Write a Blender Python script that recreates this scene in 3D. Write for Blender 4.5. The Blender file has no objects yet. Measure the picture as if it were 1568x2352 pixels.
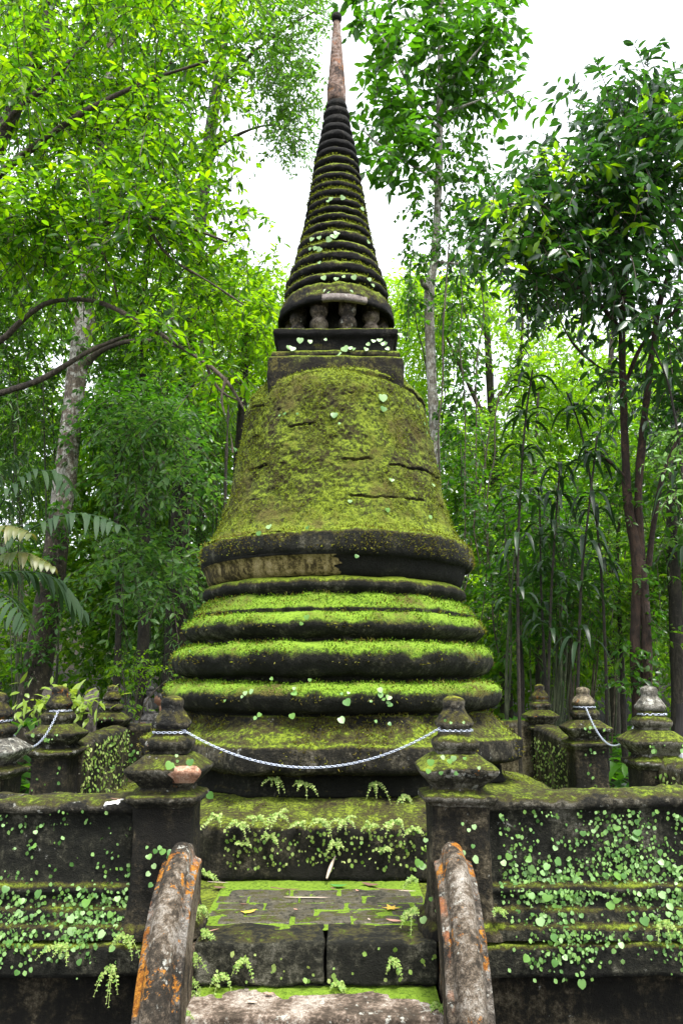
import bpy, math, random
import numpy as np
from mathutils import Vector, Matrix

C = bpy.context.scene.collection
SC = bpy.context.scene

# ------------------------------------------------------------------ camera, sky, sun, exposure
F_PX, HORIZON = 1794.0, 1550.0
TH = math.atan((HORIZON - 1176) / F_PX)
EYE = 1.65
cam = bpy.data.cameras.new('camera')
cam_o = bpy.data.objects.new('camera', cam)
C.objects.link(cam_o)
cam.sensor_fit = 'VERTICAL'
cam.sensor_height = 24.0
cam.lens = 24.0 * F_PX / 2352.0
cam.clip_start, cam.clip_end = 0.05, 2000
cam_o.location = (0, 0, EYE)
cam_o.rotation_euler = (math.pi / 2 + TH, 0, 0)
SC.camera = cam_o

SUN_EL, SUN_ROT = math.radians(66), math.radians(200)
world = bpy.data.worlds.new('World')
SC.world = world
world.use_nodes = True
wn, wl = world.node_tree.nodes, world.node_tree.links
wn.clear()
sky = wn.new('ShaderNodeTexSky')
sky.sky_type = 'NISHITA'
sky.sun_disc = False
sky.sun_elevation, sky.sun_rotation = SUN_EL, SUN_ROT
sky.air_density, sky.dust_density = 1.0, 4.0
mixw = wn.new('ShaderNodeMix')
mixw.data_type = 'RGBA'
mixw.inputs['Factor'].default_value = 0.8
wl.new(sky.outputs['Color'], mixw.inputs['A'])
mixw.inputs['B'].default_value = (9.6, 10.0, 10.4, 1)          # the white overcast layer
bg = wn.new('ShaderNodeBackground')
bg.inputs['Strength'].default_value = 0.112
wl.new(mixw.outputs['Result'], bg.inputs['Color'])
wo = wn.new('ShaderNodeOutputWorld')
wl.new(bg.outputs['Background'], wo.inputs['Surface'])

sun = bpy.data.lights.new('sun', 'SUN')
sun.energy = 3.3
sun.angle = math.radians(16)
sun.color = (1.0, 0.97, 0.9)
sun_o = bpy.data.objects.new('sun', sun)
C.objects.link(sun_o)
# direction the light comes from: behind the camera's left shoulder, high
sd = Vector((0.22, -0.36, 1.0)).normalized()
sun_o.rotation_euler = sd.to_track_quat('Z', 'Y').to_euler()
sun_o.location = (-5, -8, 30)
sky.sun_elevation = math.asin(sd.z)
sky.sun_rotation = math.atan2(sd.x, sd.y)

SC.view_settings.view_transform = 'Standard'
SC.view_settings.look = 'None'
SC.view_settings.gamma = 1
SC.view_settings.use_curve_mapping = False
SC.view_settings.exposure = 1.3
SC.cycles.max_bounces = 8
SC.cycles.transmission_bounces = 6
SC.cycles.use_denoising = True

# ------------------------------------------------------------------ helpers
rng = np.random.default_rng(7)


def at(x, y, Y):
    """point at depth Y (m) seen at place x, y of the 1568 x 2352 photograph"""
    u, v = (x - 784) / F_PX, (1176 - y) / F_PX
    a, b = math.cos(TH) - v * math.sin(TH), math.sin(TH) + v * math.cos(TH)
    return np.array((u / a * Y, Y, EYE + b / a * Y))


def unit(a):
    return a / np.maximum(np.linalg.norm(a, axis=-1, keepdims=True), 1e-9)


def _hash(ix, iy, iz, seed):
    h = (ix.astype(np.uint32) * np.uint32(374761393) + iy.astype(np.uint32) * np.uint32(668265263)
         + iz.astype(np.uint32) * np.uint32(2147483647) + np.uint32(seed * 144665 & 0xffffffff))
    h = (h ^ (h >> np.uint32(13))) * np.uint32(1274126177)
    h = (h ^ (h >> np.uint32(16))) * np.uint32(2246822519)
    return ((h ^ (h >> np.uint32(15))) & np.uint32(0xffffff)) / float(0xffffff)


def vnoise(P, seed=0):
    P = P + 1000.0
    i = np.floor(P).astype(np.int64)
    f = P - i
    f = f * f * (3 - 2 * f)
    r = 0
    for dx in (0, 1):
        wx = f[:, 0] if dx else 1 - f[:, 0]
        for dy in (0, 1):
            wy = f[:, 1] if dy else 1 - f[:, 1]
            for dz in (0, 1):
                wz = f[:, 2] if dz else 1 - f[:, 2]
                r = r + wx * wy * wz * _hash(i[:, 0] + dx, i[:, 1] + dy, i[:, 2] + dz, seed)
    return r


def fbm(P, freq=1.0, octaves=4, seed=0):
    """fractal noise, about -1..1"""
    r, a, t = 0, 1.0, 0
    for k in range(octaves):
        r = r + a * (vnoise(P * freq, seed + k * 17) * 2 - 1)
        t += a
        a *= .55
        freq *= 2.03
    return r / t * 1.6


def smooth(a, b, x):
    t = np.clip((x - a) / (b - a), 0, 1)
    return t * t * (3 - 2 * t)


class MB:
    """collects vertices and faces, links them as one mesh object"""
    def __init__(self):
        self.v, self.n, self.tri, self.quad = [], 0, [], []

    def add(self, v, tri=None, quad=None):
        v = np.asarray(v, float).reshape(-1, 3)
        if tri is not None and len(tri):
            self.tri.append(np.asarray(tri, np.int64).reshape(-1, 3) + self.n)
        if quad is not None and len(quad):
            self.quad.append(np.asarray(quad, np.int64).reshape(-1, 4) + self.n)
        self.v.append(v)
        self.n += len(v)
        return self

    def mesh(self, name, mat, smooth_shade=True, origin=(0, 0, 0)):
        me = bpy.data.meshes.new(name)
        v = np.concatenate(self.v) - np.asarray(origin, float)
        t = np.concatenate(self.tri) if self.tri else np.zeros((0, 3), np.int64)
        q = np.concatenate(self.quad) if self.quad else np.zeros((0, 4), np.int64)
        me.vertices.add(len(v))
        me.vertices.foreach_set('co', v.astype(np.float32).ravel())
        nl = len(t) * 3 + len(q) * 4
        me.loops.add(nl)
        me.loops.foreach_set('vertex_index', np.concatenate([t.ravel(), q.ravel()]).astype(np.int32))
        me.polygons.add(len(t) + len(q))
        st = np.concatenate([np.arange(len(t)) * 3, len(t) * 3 + np.arange(len(q)) * 4]).astype(np.int32)
        me.polygons.foreach_set('loop_start', st)
        me.update(calc_edges=True)
        me.validate()
        me.polygons.foreach_set('use_smooth', np.full(len(me.polygons), smooth_shade))
        if mat:
            me.materials.append(mat)
        return me

    def build(self, name, mat, parent=None, smooth_shade=True, origin=(0, 0, 0)):
        """vertices are world positions less ORIGIN (the parent's place)"""
        o = bpy.data.objects.new(name, self.mesh(name, mat, smooth_shade, origin))
        C.objects.link(o)
        if parent is not None:
            o.parent = parent
        return o


def tag(o, label=None, cat=None, group=None, kind=None):
    if label: o['label'] = label
    if cat: o['category'] = cat
    if group: o['group'] = group
    if kind: o['kind'] = kind
    return o


def thing(name, label, cat, loc=(0, 0, 0), rotz=0, group=None):
    o = bpy.data.objects.new(name, None)
    o.empty_display_size = .1
    C.objects.link(o)
    o.location = loc
    o.rotation_euler = (0, 0, rotz)
    return tag(o, label, cat, group)


def copy_tree(o, parent=None):
    c = o.copy()
    C.objects.link(c)
    if parent is not None:
        c.parent = parent
    for ch in list(o.children):
        copy_tree(ch, c)
    return c


def grid_faces(nu, nv, wrap_u=False):
    """faces of a grid with index = j*nu + i"""
    iu = np.arange(nu if wrap_u else nu - 1)
    jv = np.arange(nv - 1)
    I, J = np.meshgrid(iu, jv)
    I, J = I.ravel(), J.ravel()
    K = (I + 1) % nu
    return np.stack([J * nu + I, J * nu + K, (J + 1) * nu + K, (J + 1) * nu + I], 1)


def chaikin(p, it=2):
    p = np.asarray(p, float)
    for _ in range(it):
        q = np.empty((2 * len(p), p.shape[1]))
        q[0], q[-1] = p[0], p[-1]
        q[1:-1:2] = p[:-1] * .75 + p[1:] * .25
        q[2:-1:2] = p[:-1] * .25 + p[1:] * .75
        p = q
    return p


def resample(p, n):
    p = np.asarray(p, float)
    d = np.concatenate([[0], np.cumsum(np.linalg.norm(np.diff(p, axis=0), axis=1))])
    t = np.linspace(0, d[-1], n)
    return np.stack([np.interp(t, d, p[:, k]) for k in range(p.shape[1])], 1)


def lathe(profile, cx, cy, nth=128, nz=40, amp=.01, freq=6, seed=0, it=2, shape=None, extra=None):
    """surface of revolution, bottom to top, roughened; SHAPE(theta) multiplies the radius (polygon plans)"""
    pr = resample(chaikin(profile, it), nz)
    th = np.linspace(0, 2 * math.pi, nth, endpoint=False)
    R = pr[:, 0][:, None] * np.ones(nth)
    if shape is not None:
        R = R * shape(th)[None, :]
    Z = pr[:, 1][:, None] * np.ones(nth)
    P = np.stack([R * np.sin(th), -R * np.cos(th), Z], -1).reshape(-1, 3)
    k = np.array((cx, cy, 0))
    d = fbm(P + k, freq, 4, seed) * amp
    if extra is not None:
        d = d + extra(np.tile(th, nz), P[:, 2])
    # normal of the profile
    tg = np.gradient(pr, axis=0)
    nr = unit(np.stack([tg[:, 1], -tg[:, 0]], 1))
    n = np.stack([np.outer(nr[:, 0], np.sin(th)), np.outer(nr[:, 0], -np.cos(th)),
                  np.outer(nr[:, 1], np.ones(nth))], -1).reshape(-1, 3)
    fade = np.ones((nz, nth))
    fade[pr[:, 0] < .004] = 0
    P = P + n * (d * fade.ravel())[:, None] + k
    return P, grid_faces(nth, nz, True), n


def superloft(levels, n=48, nz=None, amp=.004, freq=14, seed=0, it=2):
    """stack of rounded squares; level = (z, half width, squareness exponent)"""
    lv = chaikin(levels, it)
    if nz:
        lv = resample(lv * (1, 1, 1e-4), nz) * (1, 1, 1e4)      # spaced along height and width only
    a = np.linspace(0, 2 * math.pi, n, endpoint=False) + math.pi / 4
    ca, sa = np.cos(a), np.sin(a)
    r = (np.abs(ca)[None, :] ** lv[:, 2][:, None] + np.abs(sa)[None, :] ** lv[:, 2][:, None]) ** (-1 / lv[:, 2][:, None])
    R = r * lv[:, 1][:, None]
    P = np.stack([R * ca, R * sa, lv[:, 0][:, None] * np.ones(n)], -1).reshape(-1, 3)
    d = fbm(P + seed * 3.1, freq, 4, seed) * amp
    rad = unit(P * (1, 1, 0))
    P = P + rad * d[:, None]
    P[:, 2] += fbm(P + 9 + seed, freq * .6, 3, seed + 5) * amp * .8
    return P, grid_faces(n, len(lv), True)


def tube(path, radii, n=8, amp=0, seed=0, sub=1):
    path = np.asarray(path, float)
    radii = np.broadcast_to(np.asarray(radii, float), (len(path),)) if np.ndim(radii) == 0 or len(radii) != len(path) else np.asarray(radii, float)
    if sub > 1:
        pr = np.concatenate([path, np.asarray(radii)[:, None]], 1)
        pr = chaikin(pr, 2)
        pr = resample(pr, max(2, sub * len(path)))
        path, radii = pr[:, :3], pr[:, 3]
    t = unit(np.gradient(path, axis=0))
    ref = np.array((1.0, 0, 0)) if abs(t[:, 0]).mean() < .8 else np.array((0, 1.0, 0))
    a = unit(np.cross(t, ref))
    b = np.cross(t, a)
    th = np.linspace(0, 2 * math.pi, n, endpoint=False)
    ring = a[:, None, :] * np.cos(th)[None, :, None] + b[:, None, :] * np.sin(th)[None, :, None]
    P = (path[:, None, :] + ring * np.asarray(radii)[:, None, None]).reshape(-1, 3)
    if amp:
        P = P + ring.reshape(-1, 3) * (fbm(P, 5, 3, seed) * amp)[:, None]
    return P, grid_faces(n, len(path), True)


def box(lo, hi, bev=.01, amp=.0, freq=8, seed=0, sub=3, top_only=False):
    """a worn block: rounded box with SUB cuts a side"""
    lo, hi = np.asarray(lo, float), np.asarray(hi, float)
    s = (hi - lo) / 2
    c = (hi + lo) / 2
    V, Q, n0 = [], [], 0
    k = sub + 3
    for ax in range(3):
        for sg in (-1, 1):
            u, v = (ax + 1) % 3, (ax + 2) % 3
            e = np.concatenate([[-1], np.linspace(-1, 1, k), [1]])
            gu = np.linspace(-s[u] + bev, s[u] - bev, k)
            gv = np.linspace(-s[v] + bev, s[v] - bev, k)
            gu = np.concatenate([[-s[u]], gu, [s[u]]])
            gv = np.concatenate([[-s[v]], gv, [s[v]]])
            U, W = np.meshgrid(gu, gv)
            P = np.zeros((U.size, 3))
            P[:, u], P[:, v], P[:, ax] = U.ravel(), W.ravel(), sg * s[ax]
            V.append(P)
            f = grid_faces(k + 2, k + 2)
            if sg < 0:
                f = f[:, ::-1]
            Q.append(f + n0)
            n0 += len(P)
    V, Q = np.concatenate(V), np.concatenate(Q)
    inner = np.clip(V, -(s - bev), s - bev)
    V = inner + unit(V - inner) * bev
    key = np.round(V * 1e5).astype(np.int64)
    _, first, inv = np.unique(key, axis=0, return_index=True, return_inverse=True)
    V, Q = V[first], inv.ravel()[Q]
    V = V + c
    if amp:
        V = V + np.stack([fbm(V + 11, freq, 3, seed), fbm(V + 23, freq, 3, seed + 1), fbm(V + 37, freq, 3, seed + 2)], 1) * amp
    return V, Q


# ------------------------------------------------------------------ materials
def ramp(nt, fac, stops, interp='LINEAR'):
    r = nt.nodes.new('ShaderNodeValToRGB')
    r.color_ramp.interpolation = interp
    el = r.color_ramp.elements
    while len(el) < len(stops):
        el.new(.5)
    for e, (p, c) in zip(el, stops):
        e.position = p
        e.color = tuple(c) + (1,) if len(c) == 3 else c
    nt.links.new(fac, r.inputs[0])
    return r.outputs[0]


def mix(nt, f, a, b):
    m = nt.nodes.new('ShaderNodeMix')
    m.data_type = 'RGBA'
    for sock, val in (('Factor', f), ('A', a), ('B', b)):
        s = m.inputs[sock]
        if isinstance(val, bpy.types.NodeSocket):
            nt.links.new(val, s)
        else:
            s.default_value = val if sock == 'Factor' else tuple(val) + (1,)
    return m.outputs['Result']


def mth(nt, op, a, b=0.0, clamp=False):
    m = nt.nodes.new('ShaderNodeMath')
    m.operation = op
    m.use_clamp = clamp
    for s, v in ((m.inputs[0], a), (m.inputs[1], b)):
        if isinstance(v, bpy.types.NodeSocket):
            nt.links.new(v, s)
        else:
            s.default_value = v
    return m.outputs[0]


def noise(nt, vec, scale, detail=4, rough=.6):
    n = nt.nodes.new('ShaderNodeTexNoise')
    n.inputs['Scale'].default_value = scale
    n.inputs['Detail'].default_value = detail
    n.inputs['Roughness'].default_value = rough
    nt.links.new(vec, n.inputs['Vector'])
    return n.outputs['Fac']


def sstep(nt, v, a, b):
    m = nt.nodes.new('ShaderNodeMapRange')
    m.interpolation_type = 'SMOOTHSTEP'
    m.inputs['From Min'].default_value, m.inputs['From Max'].default_value = a, b
    nt.links.new(v, m.inputs['Value'])
    return m.outputs['Result']


def new_mat(name):
    m = bpy.data.materials.new(name)
    m.use_nodes = True
    nt = m.node_tree
    b = nt.nodes['Principled BSDF']
    b.inputs['Roughness'].default_value = .9
    return m, nt, b


def stone(name, dark=(.012, .012, .010), base=(.10, .09, .07), light=(.26, .23, .18), balance=.5,
          moss=.0, up=.6, moss_cols=((.055, .075, .010), (.15, .21, .018), (.26, .33, .03)), lichen=.0, orange=.0,
          red=.0, bump=.5, brown_moss=.0, streak=.0, edge=(.045, .038, .010)):
    """weathered stone: algae-black, bare and pale patches, moss that settles on upward faces, lichen spots"""
    m, nt, b = new_mat(name)
    g = nt.nodes.new('ShaderNodeNewGeometry')
    pos = g.outputs['Position']
    sep = nt.nodes.new('ShaderNodeSeparateXYZ')
    nt.links.new(g.outputs['Normal'], sep.inputs[0])
    nz = sep.outputs['Z']
    big, mid, fine, grit = noise(nt, pos, 2.3, 6), noise(nt, pos, 9, 6), noise(nt, pos, 45, 5, .7), noise(nt, pos, 170, 3, .7)
    s = mth(nt, 'ADD', mth(nt, 'MULTIPLY', big, .9), mth(nt, 'MULTIPLY', mid, .7))
    s = mth(nt, 'ADD', s, mth(nt, 'MULTIPLY', fine, .75))
    s = mth(nt, 'ADD', s, -.175)                                      # mean 1.0
    s = mth(nt, 'ADD', s, balance - .5)
    if streak:
        mp = nt.nodes.new('ShaderNodeMapping')
        mp.inputs['Scale'].default_value = (11, 11, 1.3)
        nt.links.new(pos, mp.inputs[0])
        s = mth(nt, 'ADD', s, mth(nt, 'MULTIPLY', mth(nt, 'SUBTRACT', noise(nt, mp.outputs[0], 1.6, 5), .5), streak))
    col = ramp(nt, sstep(nt, s, .64, 1.36), [(0.0, tuple(x * .45 for x in dark)), (.30, tuple(x * .85 for x in dark)), (.46, tuple(x * .6 + y * .25 for x, y in zip(dark, base))), (.64, base), (1, light)])
    col = mix(nt, mth(nt, 'MULTIPLY', sstep(nt, grit, .40, .66), .6), col, tuple(x * .6 for x in dark))
    if red:
        col = mix(nt, sstep(nt, mth(nt, 'ADD', noise(nt, pos, 5.1, 5), red), .62, .72), col, (.30, .12, .055))
    if lichen > -1:
        cl = sstep(nt, noise(nt, pos, 3.7, 4), .42, .60)
        l1 = sstep(nt, mth(nt, 'ADD', mth(nt, 'ADD', mth(nt, 'MULTIPLY', noise(nt, pos, 26, 5, .72), .8), mth(nt, 'MULTIPLY', cl, .16)), lichen), .60, .66)
        col = mix(nt, mth(nt, 'MULTIPLY', l1, .85), col, mix(nt, grit, (.22, .22, .18), (.55, .55, .50)))
    if orange:
        o1 = sstep(nt, mth(nt, 'ADD', mth(nt, 'ADD', mth(nt, 'MULTIPLY', noise(nt, pos, 30, 4, .8), .7),
                                       mth(nt, 'MULTIPLY', noise(nt, pos, 4.2, 3), .7)), orange), .78, .83)
        col = mix(nt, o1, col, mix(nt, sstep(nt, fine, .35, .65), (.17, .055, .008), (.40, .17, .018)))
    if moss > -5:
        k = mth(nt, 'ADD', mth(nt, 'MULTIPLY', nz, up), mth(nt, 'MULTIPLY', big, .9))
        k = mth(nt, 'ADD', k, mth(nt, 'MULTIPLY', mid, 1.0))
        k = mth(nt, 'ADD', k, mth(nt, 'MULTIPLY', fine, .8))
        k = mth(nt, 'ADD', k, moss - 1.35)
        mask = sstep(nt, k, 0.10, .30)
        t = mth(nt, 'ADD', mth(nt, 'MULTIPLY', sstep(nt, fine, .3, .7), .45), mth(nt, 'MULTIPLY', sstep(nt, grit, .32, .68), .35))
        t = mth(nt, 'ADD', t, mth(nt, 'MULTIPLY', sstep(nt, k, .18, .85), .55))
        mc = ramp(nt, t, [(.18, tuple(x * .55 for x in moss_cols[0])), (.42, moss_cols[0]), (.72, moss_cols[1]), (1.0, moss_cols[2])])
        mc = mix(nt, sstep(nt, k, .52, .22), mc, mix(nt, grit, tuple(x * .4 for x in edge), tuple(x * 1.8 for x in edge)))
        if brown_moss:
            bm = sstep(nt, mth(nt, 'ADD', mth(nt, 'ADD', mth(nt, 'MULTIPLY', noise(nt, pos, 1.9, 4), 1.5), mth(nt, 'MULTIPLY', mid, .8)), mth(nt, 'ADD', mth(nt, 'MULTIPLY', fine, .5), brown_moss)), 1.28, 1.62)
            mc = mix(nt, bm, mc, mix(nt, sstep(nt, grit, .35, .65), (.035, .030, .007), (.15, .13, .028)))
        col = mix(nt, mask, col, mc)
    nt.links.new(col, b.inputs['Base Color'])
    b.inputs['Specular IOR Level'].default_value = .25
    bp = nt.nodes.new('ShaderNodeBump')
    bp.inputs['Strength'].default_value = bump
    bp.inputs['Distance'].default_value = .022
    nt.links.new(mth(nt, 'ADD', fine, mth(nt, 'ADD', mth(nt, 'MULTIPLY', grit, .7), mth(nt, 'MULTIPLY', mid, .7))), bp.inputs['Height'])
    nt.links.new(bp.outputs[0], b.inputs['Normal'])
    return m


def leaf_mat(name, cols, trans=.45, tcol=None, rough=.42, spec=.5):
    """leaf: colour differs from leaf to leaf; light passes through"""
    m, nt, b = new_mat(name)
    g = nt.nodes.new('ShaderNodeNewGeometry')
    rnd = g.outputs['Random Per Island']
    st = [(i / (len(cols) - 1), c) for i, c in enumerate(cols)]
    col = ramp(nt, rnd, st)
    nt.links.new(col, b.inputs['Base Color'])
    b.inputs['Roughness'].default_value = rough
    b.inputs['Specular IOR Level'].default_value = spec
    if trans:
        t = nt.nodes.new('ShaderNodeBsdfTranslucent')
        tint = nt.nodes.new('ShaderNodeMix')
        tint.data_type = 'RGBA'
        tint.blend_type = 'MULTIPLY'
        tint.inputs['Factor'].default_value = 1
        nt.links.new(col, tint.inputs['A'])
        tint.inputs['B'].default_value = tuple(tcol or (2.6, 2.4, .9)) + (1,)
        nt.links.new(tint.outputs['Result'], t.inputs['Color'])
        ms = nt.nodes.new('ShaderNodeMixShader')
        ms.inputs[0].default_value = trans
        nt.links.new(b.outputs[0], ms.inputs[1])
        nt.links.new(t.outputs[0], ms.inputs[2])
        nt.links.new(ms.outputs[0], nt.nodes['Material Output'].inputs['Surface'])
    return m


def plain(name, col, rough=.6, metal=0.0, var=0.0, scale=20):
    m, nt, b = new_mat(name)
    if var:
        g = nt.nodes.new('ShaderNodeNewGeometry')
        n = noise(nt, g.outputs['Position'], scale, 5)
        c = mix(nt, n, tuple(x * (1 - var) for x in col), tuple(min(1, x * (1 + var)) for x in col))
        nt.links.new(c, b.inputs['Base Color'])
    else:
        b.inputs['Base Color'].default_value = tuple(col) + (1,)
    b.inputs['Roughness'].default_value = rough
    b.inputs['Metallic'].default_value = metal
    return m


def bark(name, a, b_, patch=None, scale=7, moss=0.0, foot=None):
    m, nt, b = new_mat(name)
    g = nt.nodes.new('ShaderNodeNewGeometry')
    pos = g.outputs['Position']
    mp = nt.nodes.new('ShaderNodeMapping')
    mp.inputs['Scale'].default_value = (1, 1, .35)
    nt.links.new(pos, mp.inputs[0])
    n1, n2 = noise(nt, mp.outputs[0], scale, 6), noise(nt, mp.outputs[0], scale * 5, 5, .7)
    col = mix(nt, sstep(nt, n1, .4, .6), a, b_)
    if patch:
        col = mix(nt, sstep(nt, noise(nt, pos, scale * .9, 5, .7), .46, .56), col, patch)
    if moss:
        col = mix(nt, sstep(nt, mth(nt, 'ADD', noise(nt, pos, 2.2, 5), moss), .6, .75), col, (.045, .06, .015))
    if foot:                                              # mossy bark with the shade near the base painted in, up to this height
        sp_ = nt.nodes.new('ShaderNodeSeparateXYZ')
        nt.links.new(pos, sp_.inputs[0])
        h = mth(nt, 'ADD', sp_.outputs['Z'], mth(nt, 'MULTIPLY', noise(nt, pos, 1.7, 5), 2.6))
        col = mix(nt, sstep(nt, h, foot + 1.6, foot + .9), col, mix(nt, sstep(nt, noise(nt, pos, 8, 6, .7), .38, .62), (.012, .011, .006), (.075, .058, .034)))
    col = mix(nt, mth(nt, 'MULTIPLY', sstep(nt, n2, .40, .64), .75), col, tuple(x * .25 for x in a))
    col = mix(nt, mth(nt, 'MULTIPLY', sstep(nt, noise(nt, pos, 13, 5, .7), .56, .70), .6), col, tuple(min(.6, x * 1.9) for x in b_))
    nt.links.new(col, b.inputs['Base Color'])
    bp = nt.nodes.new('ShaderNodeBump')
    bp.inputs['Strength'].default_value = .9
    bp.inputs['Distance'].default_value = .04
    nt.links.new(n2, bp.inputs['Height'])
    nt.links.new(bp.outputs[0], b.inputs['Normal'])
    return m


M = {}
BRIGHT = ((.042, .075, .007), (.11, .20, .012), (.21, .34, .026))
OLIVE = ((.045, .060, .007), (.12, .16, .012), (.22, .28, .025))
YELLOW = ((.040, .055, .006), (.115, .160, .010), (.23, .30, .020))
GREY = dict(dark=(.011, .0115, .007), base=(.062, .060, .040), light=(.21, .20, .16))
M['torus'] = stone('mossy_moulding', **GREY, moss=.13, up=.95, balance=.42, brown_moss=-.10, edge=(.030, .036, .008), moss_cols=BRIGHT, bump=.9, lichen=-.10)
M['bell'] = stone('mossy_bell', dark=(.014, .011, .006), base=(.05, .038, .016), light=(.12, .095, .045), moss=.42, up=.4, lichen=-.2, moss_cols=YELLOW, brown_moss=-.13, bump=1.0)
M['black'] = stone('algae_black_stone', **GREY, moss=-.36, up=.75, balance=.30, lichen=-.10, bump=.8, streak=.3, moss_cols=OLIVE)
M['rim'] = stone('bell_rim_stone', **GREY, moss=-.10, up=.95, balance=.42, moss_cols=YELLOW, bump=.9, lichen=-.10, streak=.5)
M['buff'] = stone('bare_buff_stone', dark=(.035, .026, .008), base=(.17, .135, .045), light=(.33, .27, .13), balance=.58, moss=-.9, bump=.3, streak=.9, lichen=-.2)
M['octagon'] = stone('lichened_octagon_stone', dark=(.012, .011, .007), base=(.075, .066, .044), light=(.26, .24, .20), moss=-.13, up=.66, balance=.44, lichen=-.03, bump=.9, moss_cols=YELLOW, streak=.2)
M['plinth'] = stone('plinth_stone', dark=(.012, .011, .007), base=(.065, .056, .036), light=(.20, .18, .14), moss=-.30, up=.72, balance=.42, lichen=-.06, bump=.9, moss_cols=OLIVE, brown_moss=.0)
M['wall'] = stone('parapet_stone', **GREY, moss=-.22, up=.75, balance=.43, lichen=-.05, bump=1.0, moss_cols=OLIVE, streak=.45)
M['coping'] = stone('lichened_coping_stone', dark=(.014, .013, .009), base=(.085, .076, .052), light=(.30, .28, .23), moss=-.28, up=.62, balance=.50, lichen=-.01, bump=1.0, moss_cols=YELLOW)
M['side'] = stone('lichened_side_stone', dark=(.014, .012, .007), base=(.085, .070, .038), light=(.25, .22, .15), moss=-.10, up=.5, balance=.50, lichen=-.02, bump=.8, moss_cols=YELLOW, streak=.5)
M['post'] = stone('post_stone', dark=(.012, .012, .008), base=(.075, .068, .045), light=(.32, .30, .25), moss=-.03, up=.45, balance=.54, lichen=.01, bump=1.0, moss_cols=OLIVE, orange=-.08)
M['shaft'] = stone('dark_shaft_stone', dark=(.010, .009, .006), base=(.052, .042, .024), light=(.19, .16, .11), moss=-.24, up=.7, balance=.47, lichen=-.07, bump=.8, moss_cols=OLIVE, streak=.5)
M['finial'] = stone('finial_stone', moss=.04, up=.45, balance=.53, base=(.12, .105, .075), light=(.34, .31, .26), lichen=.01, orange=-.04, bump=1.0, moss_cols=((.06, .07, .008), (.17, .18, .014), (.28, .28, .03)))
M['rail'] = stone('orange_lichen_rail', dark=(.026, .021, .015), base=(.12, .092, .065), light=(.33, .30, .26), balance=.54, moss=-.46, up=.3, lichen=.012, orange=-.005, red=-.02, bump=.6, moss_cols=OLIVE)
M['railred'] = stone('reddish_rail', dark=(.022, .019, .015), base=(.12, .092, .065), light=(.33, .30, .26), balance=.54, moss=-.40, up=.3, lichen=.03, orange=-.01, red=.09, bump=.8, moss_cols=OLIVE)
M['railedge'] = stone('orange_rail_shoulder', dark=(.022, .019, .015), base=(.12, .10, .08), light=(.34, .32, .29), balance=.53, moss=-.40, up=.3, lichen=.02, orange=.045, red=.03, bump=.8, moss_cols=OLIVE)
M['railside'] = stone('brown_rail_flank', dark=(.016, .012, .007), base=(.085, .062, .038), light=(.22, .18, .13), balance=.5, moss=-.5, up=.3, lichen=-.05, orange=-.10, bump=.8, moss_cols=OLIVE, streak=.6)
M['pave'] = stone('paving_stone', dark=(.035, .034, .022), base=(.115, .105, .078), light=(.22, .20, .155), balance=.60, moss=-.52, up=.7, moss_cols=BRIGHT, bump=.8, lichen=-.14)
M['riser'] = stone('black_riser_stone', **GREY, moss=-.86, up=1.0, balance=.46, moss_cols=BRIGHT, bump=.9, lichen=-.11, streak=.2)
M['step'] = stone('pale_step_stone', dark=(.06, .045, .032), base=(.20, .15, .115), light=(.50, .45, .39), balance=.57, moss=-.95, up=.5, bump=.5, lichen=-.0)
M['moss_floor'] = stone('moss_joint', moss=.26, up=.6, moss_cols=BRIGHT, bump=1.0, lichen=-.3, dark=(.02, .018, .01), base=(.06, .05, .03), light=(.12, .11, .08))
M['ring'] = stone('spire_ring_stone', dark=(.008, .0075, .007), base=(.04, .036, .03), light=(.15, .14, .125), moss=-.02, up=.9, balance=.36, moss_cols=OLIVE, bump=1.0, lichen=-.06)
M['ringdry'] = stone('dry_spire_ring_stone', dark=(.008, .0075, .007), base=(.05, .045, .04), light=(.14, .13, .12), moss=-.6, up=1.0, balance=.38, bump=1.0, moss_cols=OLIVE, lichen=-.08)
M['rod'] = stone('rusty_spire_rod', dark=(.06, .045, .04), base=(.24, .15, .11), light=(.42, .38, .36), balance=.58, moss=-1.2, lichen=-.04, orange=-.05, red=.08, bump=.5)
M['column'] = stone('colonnette_stone', dark=(.03, .026, .02), base=(.14, .11, .08), light=(.28, .25, .20), balance=.50, moss=-.9, lichen=-.0, bump=.7)
M['statue'] = stone('grey_statue_stone', dark=(.05, .045, .042), base=(.15, .14, .135), light=(.30, .28, .27), balance=.55, moss=-1.3, bump=.3, lichen=-.1)
M['soil'] = stone('forest_floor', dark=(.012, .010, .006), base=(.04, .028, .016), light=(.075, .055, .03), balance=.45, moss=-.3, up=.3, moss_cols=((.012, .02, .005), (.025, .042, .010), (.04, .065, .016)), bump=1, lichen=-.4)

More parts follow.
